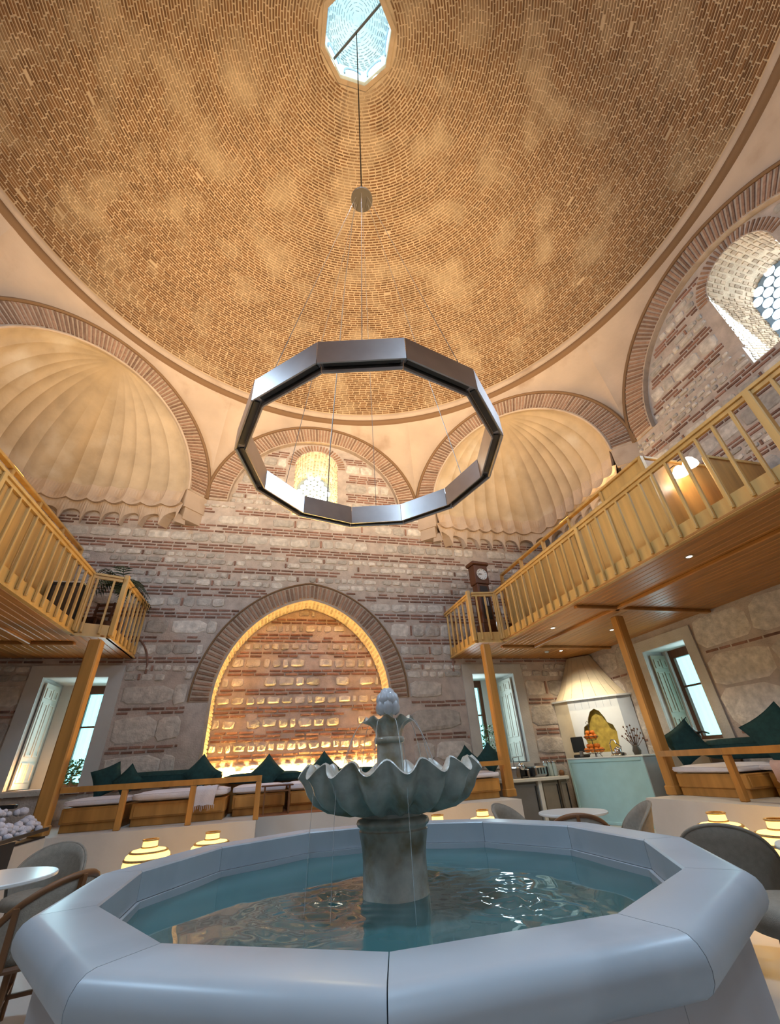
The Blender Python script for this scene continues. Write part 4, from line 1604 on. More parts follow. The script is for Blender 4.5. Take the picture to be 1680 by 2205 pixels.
def cushion(x0, x1, y0, y1, z0, z1, label, m_='white_fabric', rot=0, loc=(0, 0), name='seat_cushion', cat='cushion', group='seat cushions', sag=.35):
    T = thing(name, label, cat, (loc[0], loc[1], 0), rot, group)
    nx, ny = 14, 8

    def surf(sgn):
        rows = []
        for j in range(ny + 1):
            v = j / ny
            row = []
            for i in range(nx + 1):
                u = i / nx
                e = (1 - abs(2 * u - 1) ** 8) * (1 - abs(2 * v - 1) ** 6)
                zc = (z0 + z1) / 2
                row.append((x0 + (x1 - x0) * u, y0 + (y1 - y0) * v, zc + sgn * (z1 - z0) / 2 * (.45 + .55 * e)))
            rows.append(row)
        return rows
    mb = MB()
    mb.grid(surf(1))
    mb.grid([r_[::-1] for r_ in surf(-1)])
    a, b = surf(1), surf(-1)
    edge = lambda s: s[0] + [r_[-1] for r_ in s[1:]] + s[-1][::-1][1:] + [r_[0] for r_ in s[::-1]][1:-1]
    ea, eb = edge(a), edge(b)
    mid = [((p[0] + q[0]) / 2, (p[1] + q[1]) / 2, (p[2] + q[2]) / 2) for p, q in zip(ea, eb)]
    cx, cy = (x0 + x1) / 2, (y0 + y1) / 2
    mid = [(cx + (p[0] - cx) * 1.012, cy + (p[1] - cy) * 1.03, p[2]) for p in mid]
    mb.grid([eb, mid, ea], close=True)
    mb.build('cover', m_, T, smooth=True)
    MB().tube([(p[0], p[1], p[2]) for p in ea] + [ea[0]], .006, 5).build('piping', m_, T)
    return T


def pillow(p, size, yaw, lean, spin, label, m_='green_fabric', thick=.16):
    """square throw pillow standing up; p = its centre"""
    T = thing('throw_pillow', label, 'pillow', p, yaw, 'dark green throw pillows')
    n = 12
    rows = {1: [], -1: []}
    for sgn in (1, -1):
        for j in range(n + 1):
            row = []
            for i in range(n + 1):
                u, v = 2 * i / n - 1, 2 * j / n - 1
                pin = 1 - .10 * (1 - u * u) - 0
                pin2 = 1 - .10 * (1 - v * v)
                x, z = u * size / 2 * pin2, v * size / 2 * pin
                t_ = thick / 2 * ((1 - u ** 4) * (1 - v ** 4)) ** .6
                x, z = x * math.cos(spin) - z * math.sin(spin), x * math.sin(spin) + z * math.cos(spin)
                y = sgn * t_
                y, z = y * math.cos(lean) - z * math.sin(lean) * -1, z * math.cos(lean) - y * math.sin(lean)
                row.append((x, y, z))
            rows[sgn].append(row)
    mb = MB().grid(rows[1]).grid([r_[::-1] for r_ in rows[-1]])
    mb.build('cover', m_, T, smooth=True)
    r1 = rows[1]
    ring = r1[0] + [r_[-1] for r_ in r1[1:]] + r1[-1][::-1][1:] + [r_[0] for r_ in r1[::-1]][1:]
    MB().tube(ring, .005, 4).build('seam', m_, T)
    return T


def railing(pts, posts, label):
    T = thing('bench_railing', label, 'railing', (pts[0][0], pts[0][1], PLAT), 0, 'low timber railings')
    o = Vector((pts[0][0], pts[0][1], 0))
    for a, b in zip(pts, pts[1:]):
        a, b = Vector((*a, 0)) - o, Vector((*b, 0)) - o
        MB().bar(a + Vector((0, 0, .53)), b + Vector((0, 0, .53)), .075, .075).build('top_rail', 'wood', T)
    for p in posts:
        p = Vector((*p, 0)) - o
        MB().bbox(p.x - .04, p.x + .04, p.y - .04, p.y + .04, 0, .49, .008).build('rail_post', 'wood', T)
    return T


railing([(-3.66, 5.42), (-2.77, 5.27), (-1.81, 5.16), (-.82, 5.12)], [(-2.77, 5.27), (-1.81, 5.16), (-.86, 5.12)], 'low timber railing in front of the left bench, left of the fountain')
bench(-3.62, -2.84, 5.52, 6.6, 'wooden bench with one short white cushion next to the thick left post')
cushion(-3.60, -2.84, 5.50, 6.45, .745, .86, 'short white seat cushion next to the thick left post')
bench(-2.72, -1.36, 5.62, 6.6, 'longest wooden bench behind the middle of the left railing')
cushion(-2.72, -1.36, 5.58, 6.45, .75, .90, 'long white seat cushion with a fringed throw on its end')
bench(-1.28, -.42, 5.98, 6.75, 'wooden bench just under the left part of the lit niche')
cushion(-1.28, -.42, 5.95, 6.6, .75, .89, 'white seat cushion behind the end of the left railing')
bench(-.36, .62, 5.98, 6.75, 'wooden bench under the middle of the lit niche')
cushion(-.36, .10, 5.95, 6.6, .75, .89, 'small white seat cushion behind the folding side table')
cushion(.11, .62, 5.95, 6.6, .75, .89, 'small white seat cushion at the left edge of the fountain bowl')
bench(.70, 1.5, 5.98, 6.75, 'wooden bench hidden behind the fountain bowl')
bench(2.45, 3.34, 5.32, 6.6, 'wooden bench right of the fountain bowl against the post')
cushion(2.62, 3.32, 5.28, 6.4, .75, .87, 'white seat cushion right of the fountain bowl')
# plinth-like riser the niche bolster leans on
tag(MB().bbox(-2.0, 1.75, 6.80, 6.98, PLAT, 1.0, .02).build('wooden_ledge', 'wood'), 'wooden ledge behind the bench under the niche', 'ledge')

cushion(-3.15, -1.55, 6.35, 6.62, .92, 1.17, 'long dark green bolster left of the niche', 'green_fabric', name='back_bolster', cat='bolster', group='dark green bolsters')
cushion(-1.50, -.1, 6.52, 6.78, .90, 1.06, 'dark green bolster below the left half of the lit niche', 'green_fabric', name='back_bolster', cat='bolster', group='dark green bolsters')
cushion(-.08, 1.5, 6.52, 6.78, .90, 1.05, 'dark green bolster below the right half of the lit niche', 'green_fabric', name='back_bolster', cat='bolster', group='dark green bolsters')
pillow((-1.87, 6.22, 1.10), .42, 0, .18, PI / 4, 'pointed dark green pillow at the left foot of the niche')
pillow((-.74, 6.40, 1.06), .42, .05, .18, PI / 4, 'pointed dark green pillow in front of the middle of the niche')
pillow((.29, 6.40, 1.06), .42, -.05, .18, PI / 4, 'pointed dark green pillow just above the fountain bowl')
pillow((-3.34, 6.30, 1.08), .42, .25, .15, .35, 'dark green pillow nearest the thick left post')
pillow((-2.99, 6.15, 1.05), .36, -.2, .15, PI / 4, 'small pointed dark green pillow below the white window jamb')
pillow((3.18, 6.30, 1.06), .38, 0, .15, PI / 4, 'smaller dark green pillow right of the fountain bowl')
pillow((3.62, 6.15, 1.06), .42, -.15, .15, PI / 4, 'larger dark green pillow touching the post right of the fountain')
# fringed throw over the end of the long cushion
T = thing('throw_blanket', 'white fringed throw hanging over the long seat cushion', 'blanket', (-1.68, 5.57, 0))
rows = []
for j in range(9):
    v = j / 8
    rows.append([(-.17 + .34 * i / 10 + .02 * math.sin(5 * v), (.50 - 1.0 * min(v, .5)) if v < .5 else -.022 - .006 * math.sin(i * 1.3), (.912 if v < .5 else .912 - (v - .5) * .50) + .006 * math.sin(i * 1.7 + j)) for i in range(11)])
MB().grid(rows).build('cloth', 'white_fabric', T, smooth=True)
for k in range(12):
    x = -.16 + .029 * k
    MB().tube([(x, -.028, .665), (x + .006 * math.sin(k * 2), -.03, .60 - .02 * math.sin(k * 1.7))], .006, 4, .002).build('fringe', 'white_fabric', T)

railing([(3.45, 5.30), (2.6, 5.30)], [], 'short low timber railing right of the fountain bowl')
# folding stand table in front of the niche bench
T = thing('side_table', 'small dark folding side table at the end of the left railing', 'table', (-.56, 5.72, PLAT))
MB().bbox(-.26, .26, -.17, .17, .395, .415, .006).build('tabletop', 'wood_dark', T)
for sx in (-1, 1):
    for sy in (-1, 1):
        MB().bar((sx * .2, sy * .12, 0), (sx * .2, sy * .12, .40), .026).build('leg', 'wood_mid', T)
    MB().bar((sx * .2, -.12, .30), (sx * .2, .12, .30), .02).build('stretcher', 'wood_mid', T)
MB().bar((-.2, -.12, .33), (.2, -.12, .33), .02).build('stretcher', 'wood_mid', T)
T = thing('napkin', 'folded white napkin on the dark side table', 'napkin', (-.42, 5.72, PLAT + .415))
MB().bbox(-.09, .09, -.07, .07, 0, .012, .005).build('lower_fold', 'white_fabric', T)
MB().bbox(-.08, .07, -.06, .06, .012, .022, .004).build('upper_fold', 'white_fabric', T)

# ---- right-hand bench group
railing([(5.10, 3.28), (4.86, 1.98), (4.72, .4)], [(4.87, 1.98)], 'low timber railing in front of the right-hand bench')
bench(5.16, 6.6, 2.10, 3.20, 'wooden bench between the second post and the right railing', top=.27)
bench(5.50, 6.6, -.2, 2.06, 'deep wooden bench at the right edge of the photo', top=.27)
cushion(5.14, 6.0, 2.12, 3.18, .715, .83, 'white seat cushion left of the right railing post')
cushion(5.42, 6.2, -.2, 2.05, .72, .83, 'white seat cushion under the pink towel')
cushion(5.9, 6.15, 1.75, 3.35, .86, 1.13, 'dark green bolster below the right-wall window', 'green_fabric', name='back_bolster', cat='bolster', group='dark green bolsters')
cushion(6.1, 6.35, -.1, 1.72, .86, 1.12, 'dark green bolster at the right edge of the photo', 'green_fabric', name='back_bolster', cat='bolster', group='dark green bolsters')
pillow((5.55, 3.20, 1.10), .50, math.radians(-60), .12, .50, 'dark green pillow leaning beside the second timber post')
pillow((5.78, 1.92, 1.13), .58, math.radians(-62), .15, .50, 'large dark green pillow below the bare wall right of the window')
# pink towel thrown over the seat
T = thing('towel', 'pinkish towel draped over the seat at the right edge', 'towel', (5.42, 1.70, 0))
rows = []
for j in range(11):
    v = j / 10
    row = []
    for i in range(9):
        y = -.28 + .50 * i / 8 * (1 - .25 * v)
        if v < .55:
            row.append((.5 - .53 * v / .55, y + .1 * v, .845 + .01 * math.sin(i * 1.9 + j)))
        else:
            q = (v - .55) / .45
            row.append((-.035 - .01 * math.sin(i * 1.4), y + .1 * v, .84 - .20 * q * (1 + .6 * math.sin(PI * i / 8))))
    rows.append(row)
MB().grid(rows).build('cloth', 'pink_towel', T, smooth=True)
MB().tube(rows[-1], .008, 5).build('hem', 'pink_towel', T)
T = thing('teapot_stand', 'dark metal kettle on the sill of the right-wall window', 'kettle', (6.55, 3.95, 1.13))
MB().lathe([(.0005, 0), (.09, 0), (.13, .06), (.12, .13), (.06, .18), (.05, .22), (.0005, .22)], 24).build('body', 'steel_dark', T, smooth=True)
MB().tube([(0, -.10, .12), (0, -.22, .14), (0, -.34, .10)], .022, 8, .012).build('spout', 'black', T)
MB().tube([(0, .03, .2), (0, .05, .36), (0, .0, .38)], .010, 6).build('handle', 'black', T)
MB().lathe([(.03, .22), (.02, .25), (.0005, .26)], 12).build('knob', 'black', T, smooth=True)
tag(MB().bbox(6.3, 6.93, 3.55, 4.6, FLOOR, 1.13, .02).build('side_cabinet', 'cabinet_taupe'), 'low plain cabinet under the right-wall window', 'cabinet')

# ================================================================== KITCHEN CORNER
T = thing('back_counter', 'low stone-topped kitchen counter along the far wall', 'counter', (0, 0, FLOOR))
zt = .66 - FLOOR
MB().bbox(4.05, 5.54, 6.44, 6.95, zt - .06, zt, .008).build('worktop', 'counter_stone', T)
for x0, x1, m_, nm in ((4.10, 4.78, 'cabinet_grey', 'fridge_door'), (4.90, 5.30, 'cabinet_taupe', 'cabinet_door'), (5.34, 5.53, 'cabinet_taupe', 'cabinet_door')):
    b = MB().bbox(x0, x1, 6.56, 6.95, .06, zt - .06, .006).build('cabinet_body', m_, T)
    MB().bbox(x0 + .02, x1 - .02, 6.535, 6.562, .08, zt - .10, .008).build(nm, m_, b)
    MB().bar((x1 - .05, 6.52, .25), (x1 - .05, 6.52, zt - .14), .018).build('handle', 'black', b)
MB().box(4.80, 4.88, 6.50, 6.95, 0, zt - .06).build('support_panel', 'counter_stone', T)

T = thing('coffee_machine', 'black and steel coffee machine on the low counter', 'coffee machine', (4.56, 6.70, .66))
MB().bbox(-.17, -.07, -.12, .12, 0, .21, .02).build('water_tank', 'chrome', T)
MB().bbox(-.06, .10, -.12, .12, 0, .03, .01).build('drip_tray', 'black', T)
MB().bbox(-.06, .10, -.02, .12, .03, .20, .015).build('body', 'black', T)
MB().lathe([(.0005, -.03), (.065, -.03), (.075, 0), (.065, .03), (.0005, .03)], 20).xf(lambda p: (p[0] + .0, p[2] - .08, p[1] + .215)).build('dial_head', 'chrome', T, smooth=True)
MB().tube([(-.14, 0, .21), (-.14, 0, .38), (.0, 0, .40), (.0, 0, .24)], .008, 6).build('lift_handle', 'steel_dark', T)
MB().bbox(.11, .17, -.08, .08, 0, .16, .015).build('milk_jug', 'chrome', T)
T = thing('toaster', 'shiny steel toaster between coffee machine and glass jars', 'toaster', (4.97, 6.70, .66))
MB().bbox(-.20, -.13, -.11, .11, .01, .20, .02).build('end_cap', 'black', T)
MB().bbox(-.13, .17, -.11, .11, .015, .205, .03).build('body', 'chrome', T)
for x in (-.07, .0, .07):
    MB().bbox(x, x + .03, -.115, -.105, .06, .17, .004).build('grill_slot', 'black', T)
MB().bbox(.17, .20, -.10, .10, .01, .19, .012).build('end_cap', 'black', T)
for k in range(3):
    T = thing('glass_jar', ['tall pale green glass jar next to the toaster', 'middle one of three pale green glass jars', 'tall pale green glass jar nearest the blue counter'][k], 'jar', (5.19 + .105 * k, 6.72, .66), 0, 'pale green glass jars')
    MB().lathe([(.0005, 0), (.045, 0), (.05, .02), (.05, .20), (.035, .24), (.035, .26)], 18).build('jar_body', 'glassware', T, smooth=True)
    MB().lathe([(.0005, .285), (.04, .28), (.04, .255)], 18).build('lid', 'chrome', T, smooth=True)
T = thing('sugar_bowl', 'small brown bowl at the right end of the low counter', 'bowl', (5.49, 6.62, .66))
MB().lathe([(.0005, 0), (.05, 0), (.06, .05), (.055, .08), (.05, .08), (.045, .03), (.0005, .02)], 18).build('bowl_body', 'wood_mid', T, smooth=True)
MB().lathe([(.0005, .11), (.03, .10), (.055, .08)], 18).build('lid', 'wood_mid', T, smooth=True)

# pale blue counter
fl, ex, ey = Vector((5.60, 6.45, 0)), Vector((.268, -.963, 0)), Vector((.963, .268, 0))
CR = math.atan2(ex.y, ex.x)
CTOP = .97


def on_counter(x, y, z=CTOP):
    p = fl + ex * x + ey * y
    return (p.x, p.y, z)


T = thing('bar_counter', 'pale blue panelled bar counter in front of the stove corner', 'counter', on_counter(0, 0, FLOOR), CR)
zt = CTOP - FLOOR
MB().box(.02, 1.74, .02, .44, 0, zt - .03).build('body', 'blue_panel', T)
MB().box(.05, 1.70, .004, .02, .05, zt - .09).build('front_panel', 'blue_panel', T)
for x0, x1, z0, z1 in ((0, .05, 0, zt - .03), (1.70, 1.754, 0, zt - .03), (.05, 1.70, zt - .09, zt - .03), (.05, 1.70, 0, .05)):
    MB().bbox(x0, x1, -.012, .02, z0, z1, .006).build('front_frame', 'blue_panel', T)
MB().bbox(1.735, 1.76, 0, .45, 0, zt - .03, .005).build('side_panel', 'blue_panel_side', T)
MB().bbox(-.02, 1.775, -.02, .46, zt - .03, zt, .006).build('worktop', 'table_white', T)

T = thing('cash_register', 'black cash register screen at the left end of the blue counter', 'register', on_counter(.16, .26), CR)
MB().bbox(-.10, .16, -.12, .12, 0, .06, .015).build('base', 'black', T)
MB().bar((.0, .05, .06), (-.02, .03, .18), .06).build('neck', 'black', T)
MB().bbox(-.16, .16, -.02, .02, .10, .40, .012).build('screen', 'black', T)
MB().bbox(.10, .17, -.15, -.10, .02, .12, .006).build('card_reader', 'cabinet_grey', T)
# two-tier wire basket with oranges
T = thing('fruit_stand', 'two-tier wire stand heaped with oranges on the blue counter', 'fruit stand', on_counter(.56, .24), 0)
MB().tube([(0, 0, 0), (0, 0, .60)], .008, 6).build('pole', 'steel_dark', T)
for z, r_ in ((.08, .21), (.33, .15)):
    MB().tube([(r_ * math.cos(t * PI / 12), r_ * math.sin(t * PI / 12), z + .05) for t in range(25)], .006, 5, cap=False).build('basket_ring', 'steel_dark', T)
    for k in range(10):
        a = 2 * PI * k / 10
        MB().tube([(0, 0, z - .02), (r_ * .6 * math.cos(a), r_ * .6 * math.sin(a), z - .015), (r_ * math.cos(a), r_ * math.sin(a), z + .05)], .004, 4).build('basket_wire', 'steel_dark', T)
for k in range(3):
    a = 2 * PI * k / 3
    MB().tube([(.16 * math.cos(a), .16 * math.sin(a), 0), (.10 * math.cos(a), .10 * math.sin(a), .07)], .007, 5).build('foot', 'steel_dark', T)
MB().tube([(0, 0, .60), (.05, 0, .64), (0, 0, .68), (-.05, 0, .64), (0, 0, .60)], .006, 5).build('ring_handle', 'steel_dark', T)
ome = MB().lathe([(.0005, -.046), (.02, -.042), (.038, -.026), (.046, 0), (.038, .026), (.02, .041), (.006, .040), (.0005, .037)], 14).mesh('orange', True)
ome.materials.append(MATS['orange_fruit'])
bc = Vector(on_counter(.56, .24))
spots = []
for tier, (z, r_) in enumerate(((.13, .155), (.38, .095))):
    n = 10 if tier == 0 else 6
    for k in range(n):
        spots.append((tier, r_ * math.cos(2 * PI * k / n), r_ * math.sin(2 * PI * k / n), z))
    n2 = 6 if tier == 0 else 3
    for k in range(n2):
        a = 2 * PI * (k + .5) / n2
        spots.append((tier, r_ * .62 * math.cos(a), r_ * .62 * math.sin(a), z + .075))
for tier, x, y, z in spots:
    o = tag(obj('orange', ome, None, None, (bc.x + x, bc.y + y, bc.z + z), random.uniform(0, 6)), 'orange in the lower basket of the fruit stand' if tier == 0 else 'orange in the small upper basket of the fruit stand', 'orange', 'oranges in the lower basket' if tier == 0 else 'oranges in the upper basket')
T = thing('water_tap', 'curved chrome tap standing behind the fruit stand', 'tap', on_counter(.90, .33))
MB().tube([(0, 0, 0), (0, 0, .22), (.02, -.05, .29), (.04, -.12, .28), (.045, -.15, .22)], .012, 8).build('spout', 'chrome', T)
MB().lathe([(.03, 0), (.03, .02), (.015, .03)], 14).build('base', 'chrome', T, smooth=True)
T = thing('juice_press', 'low steel juice press in the middle of the blue counter', 'press', on_counter(1.10, .26), CR)
MB().bbox(-.12, .12, -.08, .08, 0, .05, .015).build('base', 'chrome', T)
MB().lathe([(.07, .05), (.075, .12), (.03, .15), (.0005, .17)], 18).build('cup', 'chrome', T, smooth=True)
MB().tube([(.05, 0, .06), (.09, 0, .16), (.02, -.02, .22)], .010, 6).build('lever', 'steel_dark', T)
T = thing('small_cup', 'tiny black cup near the right end of the blue counter', 'cup', on_counter(1.28, .12))
MB().lathe([(.0005, 0), (.028, 0), (.032, .055), (.028, .055), (.024, .01), (.0005, .01)], 16).build('cup_body', 'black', T, smooth=True)
MB().tube([(.03, 0, .045), (.05, 0, .035), (.03, 0, .012)], .004, 5).build('cup_handle', 'black', T)
# dried flowers / dark twigs at the right end
T = thing('dried_bouquet', 'dark brown dried seed heads in a vase beside the second post', 'bouquet', on_counter(1.48, .30))
MB().lathe([(.0005, 0), (.06, 0), (.08, .07), (.05, .14), (.055, .17), (.045, .17), (.04, .13), (.0005, .1)], 20).build('vase', 'steel_dark', T, smooth=True)
rn = random.Random(8)
for k in range(26):
    a, t_ = rn.uniform(0, 2 * PI), rn.uniform(.05, .20)
    h = rn.uniform(.22, .52)
    tip = (math.cos(a) * t_, math.sin(a) * t_, h)
    s_ = MB().tube([(0, 0, .12), (math.cos(a) * t_ * .4, math.sin(a) * t_ * .4, h * .6), tip], .004, 4).build('twig', 'wood_dark', T)
    MB().lathe([(.0005, -.02), (.014, -.008), (.016, .006), (.0005, .022)], 8, (tip[0], tip[1])).xf(lambda p: (p[0], p[1], p[2] + h)).build('seed_head', 'wood_dark', s_)

# ---- corner stove with conical hood
hp = [(5.93, 6.97), (6.05, 6.60), (6.75, 5.75), (6.97, 5.58)]
T = thing('corner_stove', 'white panelled corner stove with tall cream conical hood', 'stove', (0, 0, FLOOR))
hz0, hz1 = 2.12 - FLOOR, 3.18 - FLOOR
FLp, FRp = Vector((6.05, 6.60, 0)), Vector((6.75, 5.75, 0))
wd = (FRp - FLp).length
dd = (FRp - FLp).normalized()
nn = Vector((dd.y, -dd.x, 0))
if nn.x > 0:
    nn = -nn


def fh(u, z, d=0.):
    p = FLp + dd * u - nn * d
    return (p.x, p.y, z)


ogee = [(.24, 1.05 - FLOOR), (wd - .24, 1.05 - FLOOR), (wd - .20, 1.42 - FLOOR), (wd - .24, 1.56 - FLOOR), (wd - .34, 1.62 - FLOOR), (wd - .37, 1.72 - FLOOR), (wd / 2 + .10, 1.86 - FLOOR), (wd / 2, 1.91 - FLOOR),
        (wd / 2 - .10, 1.86 - FLOOR), (.37, 1.72 - FLOOR), (.34, 1.62 - FLOOR), (.24, 1.56 - FLOOR), (.20, 1.42 - FLOOR)]
MB().plate([[(0, 0), (wd, 0), (wd, hz0), (0, hz0)], ogee], fh, 0, .05).build('front_panel', 'hood_white', T)
for k in range(1, 7):
    MB().bar(fh(wd * k / 7, 1.93 - FLOOR, -.002), fh(wd * k / 7, hz0, -.002), .006, .004).build('board_joint', 'blue_panel_side', T)
MB().plate([[(.12, .9), (wd - .12, .9), (wd - .12, hz0 - .1), (.12, hz0 - .1)]], fh, .12, .14).build('hearth_back', 'hearth_lit_yellow', T)
MB().add([(*hp[0], 0), (*hp[1], 0), (*hp[1], hz0), (*hp[0], hz0)], [(0, 1, 2, 3)]).build('side_panel', 'hood_cream', T)
MB().add([(*hp[2], 0), (*hp[3], 0), (*hp[3], hz0), (*hp[2], hz0)], [(0, 1, 2, 3)]).build('side_panel', 'blue_panel_side', T)
MB().prism([(5.88, 6.97), (6.0, 6.55), (6.72, 5.68), (6.97, 5.52), (6.97, 6.97)], hz0, hz0 + .035).build('mantel_edge', 'hood_white', T)
cc = Vector((6.97, 6.97, 0))
top_c = 0.36
boards = [Vector((5.98, 6.96, 0)), Vector((6.02, 6.72, 0)), Vector((6.12, 6.52, 0)), Vector((6.30, 6.28, 0)), Vector((6.48, 6.06, 0)), Vector((6.66, 5.86, 0)), Vector((6.80, 5.74, 0)), Vector((6.96, 5.64, 0))]
for a, b in zip(boards, boards[1:]):
    q = []
    for t_ in (0, .25, .5, .75, 1):
        s_ = 1 - (1 - top_c) * (t_ ** .85)
        for p in (a + (b - a) * .012, b - (b - a) * .012):
            v = cc + (p - cc) * s_
            q.append((v.x, v.y, hz0 + .035 + (hz1 - hz0 - .035) * t_))
    MB().add(q, [(i * 2, i * 2 + 1, i * 2 + 3, i * 2 + 2) for i in range(4)]).build('hood_board', 'hood_cream', T)
spot('added_stove_spot', (5.35, 5.15, 3.12), (6.5, 6.3, 1.9), 150, (1, .88, .70), 60, .8, .04)  # added spot without a fitting, brightens the stove front

# ================================================================== CAFE CHAIRS AND TABLES
def tub_chair(loc, yaw, label, wood_rim=False, h=.72):
    """low round-backed chair; local +y is the direction the sitter faces"""
    T = thing('tub_chair', label, 'chair', (loc[0], loc[1], FLOOR), yaw, 'round-backed cafe chairs')
    R = .29
    sh = .36
    MB().lathe([(.0005, sh + .05), (.20, sh + .055), (.25, sh + .035), (.262, sh), (.25, sh - .03), (.0005, sh - .04)], 32).build('seat', 'grey_fabric', T, smooth=True)
    outer, inner, rim = [], [], []
    n = 30
    a0, a1 = math.radians(180 + 12), math.radians(360 - 12)
    zb = sh - .02
    rows = []
    for i in range(n + 1):
        t = i / n
        a = a0 + (a1 - a0) * t
        s_ = math.sin(PI * t)
        zt_ = zb + (h - zb) * (.30 + .70 * s_ ** .75)
        fl_ = .05 * s_
        rim.append(((R + fl_ + .02) * math.cos(a), (R + fl_ + .02) * math.sin(a), zt_))
        col = []
        for k in range(6):
            v = k / 5
            col.append(((R - .02 + (fl_ + .03) * v) * math.cos(a), (R - .02 + (fl_ + .03) * v) * math.sin(a), zb + (zt_ - zb) * v))
        col2 = [(x * .90, y * .90, z) for x, y, z in reversed(col)]
        rows.append(col + col2)
    mat_b = 'cane' if wood_rim else 'grey_fabric'
    MB().grid(rows, close=True).build('backrest', mat_b, T, smooth=True)
    fw_ = 'wood_mid'
    MB().tube([(p[0] * .96, p[1] * .96, p[2]) for p in rim], .019 if wood_rim else .011, 7).build('back_rim', fw_ if wood_rim else 'grey_fabric', T, smooth=True)
    if wood_rim:
        for t in (.18, .5, .82):
            i = int(t * n)
            MB().bar((rim[i][0], rim[i][1], rim[i][2]), (rim[i][0] * .92, rim[i][1] * .92, zb), .03).build('back_slat', fw_, T)
        MB().tube([((R + .0) * math.cos(a0 + (a1 - a0) * i / n), (R + .0) * math.sin(a0 + (a1 - a0) * i / n), zb) for i in range(n + 1)], .016, 6).build('lower_rim', fw_, T)
    for k in range(4):
        a = PI / 4 + k * PI / 2
        MB().tube([(.19 * math.cos(a), .19 * math.sin(a), sh - .02), (.25 * math.cos(a), .25 * math.sin(a), 0)], .02, 8, .013).build('leg', fw_, T)
    for k in range(2):
        a = PI / 4 + k * PI / 2
        MB().bar((.215 * math.cos(a), .215 * math.sin(a), .16), (-.215 * math.cos(a), -.215 * math.sin(a), .16), .02).build('stretcher', fw_, T)
    return T


def cafe_table(loc, r_, label, h=.66):
    T = thing('cafe_table', label, 'table', (loc[0], loc[1], FLOOR), 0, 'round white cafe tables')
    MB().lathe([(.0005, h), (r_ - .006, h), (r_, h - .006), (r_, h - .02), (r_ - .02, h - .028), (.0005, h - .028)], 48).build('tabletop', 'table_white', T)
    MB().lathe([(r_ * .55, h - .028), (r_ * .55, h - .05), (.0005, h - .05)], 32).build('support_plate', 'black', T)
    for k in range(4):
        a = PI / 4 + k * PI / 2
        MB().tube([(.05 * math.cos(a), .05 * math.sin(a), h - .05), (.08 * math.cos(a), .08 * math.sin(a), .3), (.26 * math.cos(a), .26 * math.sin(a), 0)], .022, 8, .018).build('leg', 'black', T)
    return T


def face(p, q):
    return math.atan2(q[1] - p[1], q[0] - p[0]) - PI / 2


TR = (2.62, 2.18)
cafe_table(TR, .37, 'round white table right of the fountain between three chairs')
for p, lb, wr_ in (((2.27, 2.72), 'grey chair left of the round table, in front of the grey fridge', False), ((2.28, 1.62), 'wooden-rimmed chair with its back against the fountain basin, right side', True), ((3.06, 1.98), 'grey chair in front of the pale blue counter', False)):
    tub_chair(p, face(p, TR), lb, wr_)
T2 = (2.66, -.50)
cafe_table(T2, .36, 'round white table cut by the right edge of the photo')
tub_chair((2.50, .22), face((2.50, .22), (3.3, .95)), 'large grey chair back close to the right corner of the basin', False, .75)
T = thing('round_stool', 'round upholstered stool with dark crossed legs at the right edge', 'stool', (2.16, -.42, FLOOR))
MB().lathe([(.0005, .45), (.20, .455), (.25, .43), (.26, .38), (.24, .33), (.15, .30), (.0005, .29)], 32).build('seat', 'grey_fabric', T, smooth=True)
for k in range(4):
    a = k * PI / 2 + .2
    MB().tube([(.12 * math.cos(a), .12 * math.sin(a), .32), (.20 * math.cos(a), .20 * math.sin(a), 0)], .018, 8, .012).build('leg', 'wood_dark', T)
for k in range(2):
    a = k * PI / 2 + .2
    MB().bar((.165 * math.cos(a), .165 * math.sin(a), .15), (-.165 * math.cos(a), -.165 * math.sin(a), .15), .02).build('stretcher', 'wood_dark', T)
TL = (-2.62, 1.62)
cafe_table(TL, .42, 'round white table at the left edge of the photo')
tub_chair((-2.12, 1.12), face((-2.12, 1.12), (-2.7, 1.45)), 'wooden-rimmed chair at the left corner of the basin', True)
tub_chair((-2.62, 2.62), face((-2.62, 2.62), TL), 'pale grey chair behind the left round table', False)


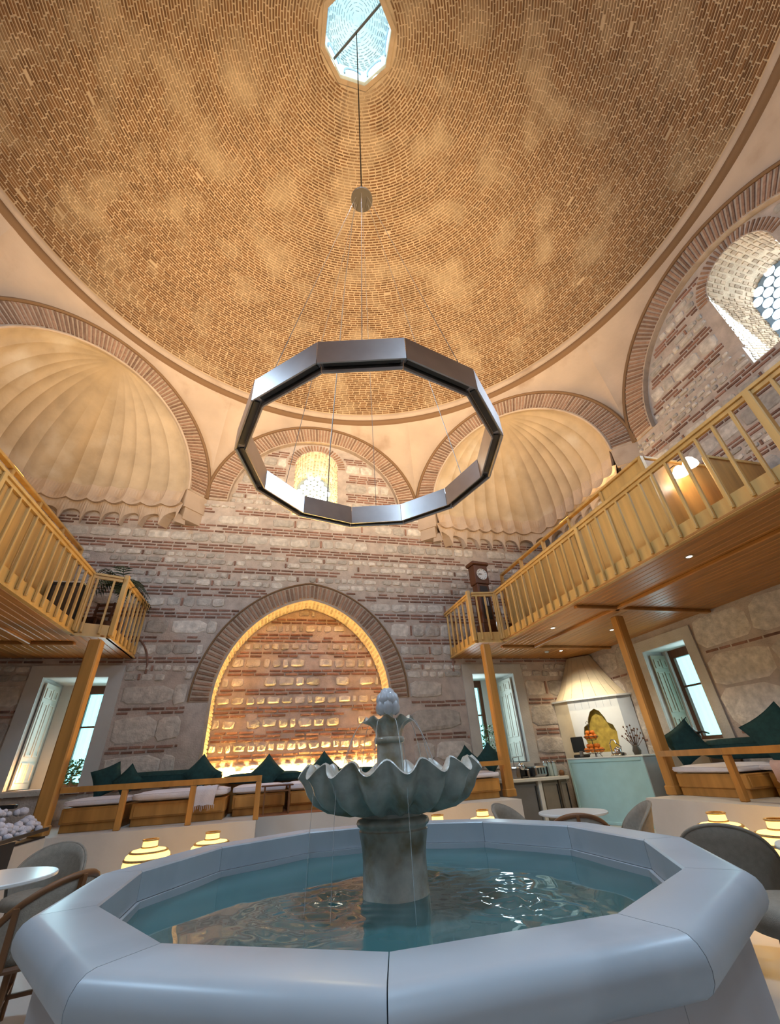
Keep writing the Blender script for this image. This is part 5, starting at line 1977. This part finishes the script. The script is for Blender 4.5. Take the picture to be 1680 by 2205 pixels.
# ---- floor lanterns
def lantern(x, y, h, label):
    T = thing('floor_lantern', label, 'lantern', (x, y, FLOOR), 0, 'glowing stacked lanterns')
    k = h / .52
    q = 1.42
    MB().lathe([(.0005, .01), (.12 * q * k, .01), (.150 * q * k, .10 * k), (.160 * q * k, .22 * k), (.158 * q * k, .32 * k), (.145 * q * k, .385 * k), (.110 * q * k, .425 * k), (.052 * q * k, .44 * k), (.05 * q * k, .49 * k), (.0005, .50 * k)], 28).build('glowing_core', 'glow_core', T, smooth=True)
    for i, (r_, z, t_) in enumerate(((.135, .03, .016), (.155, .12, .009), (.162, .20, .009), (.160, .28, .009), (.156, .352, .009), (.128, .41, .008), (.055, .445, .006), (.054, .505, .007))):
        r_, z, t_ = r_ * q * k, z * k, t_ * k
        MB().lathe([(r_ - .02, z - t_), (r_, z - t_ * 1.1), (r_ + .008, z), (r_, z + t_ * 1.1), (r_ - .02, z + t_)], 28).build('band', 'rattan', T, smooth=True)
    point('lantern_bulb', (x, y, FLOOR + h + .12), 1.3, (1, .62, .22), .06)


for x, y, h, lb in ((-2.05, 4.05, .60, 'glowing lantern left of the other one before the left platform'), (-1.36, 4.25, .60, 'glowing lantern on the floor near the middle of the left railing'), (1.66, 4.05, .58, 'glowing lantern just right of the fountain column'),
                    (2.36, 4.05, .59, 'glowing lantern on the floor below the post right of the fountain'), (4.02, 1.65, .60, 'glowing lantern behind the large grey chair'), (3.95, .95, .60, 'glowing lantern cut by the right edge of the photo')):
    lantern(x, y, h, lb)

# ---- bed of white stones on the left platform
T = thing('stone_trough', 'black-edged bed of white stones at the left edge of the photo', 'stone bed', (-4.4, 4.3, PLAT), 0)
MB().box(-1.1, .80, -1.7, .85, 0, .02).build('tray', 'black', T)
MB().box(.84, .87, -1.7, -.15, -.30, .06).build('front_panel', 'black', T)
MB().bar((.82, .80, .10), (.88, -1.75, .07), .035).build('edge_rod', 'steel_dark', T)
MB().bbox(-1.6, .42, .62, .70, .36, .41, .01).build('rear_rail', 'black', T)
MB().box(-1.1, .10, -1.7, .6, .02, .20).build('riser', 'black', T)
mb = MB()
rn = random.Random(5)
for k in range(520):
    x, y = rn.uniform(-1.08, .76), rn.uniform(-1.65, .82)
    s_ = rn.uniform(.035, .075)
    zz = .04 + min(.27, (.80 - x) * .9) + rn.uniform(0, .04)
    pm = MB().lathe([(.0005, -s_ * .7), (s_ * .8, -s_ * .4), (s_, 0), (s_ * .75, s_ * .45), (.0005, s_ * .7)], 7)
    ax = rn.uniform(.7, 1.2)
    pm.xf(lambda p: (p[0] * ax + x, p[1] + y, p[2] + zz))
    mb.add(pm.v, pm.f)
o = mb.build('white_stones', 'pebble_white', T, smooth=True)
o['kind'] = 'stuff'
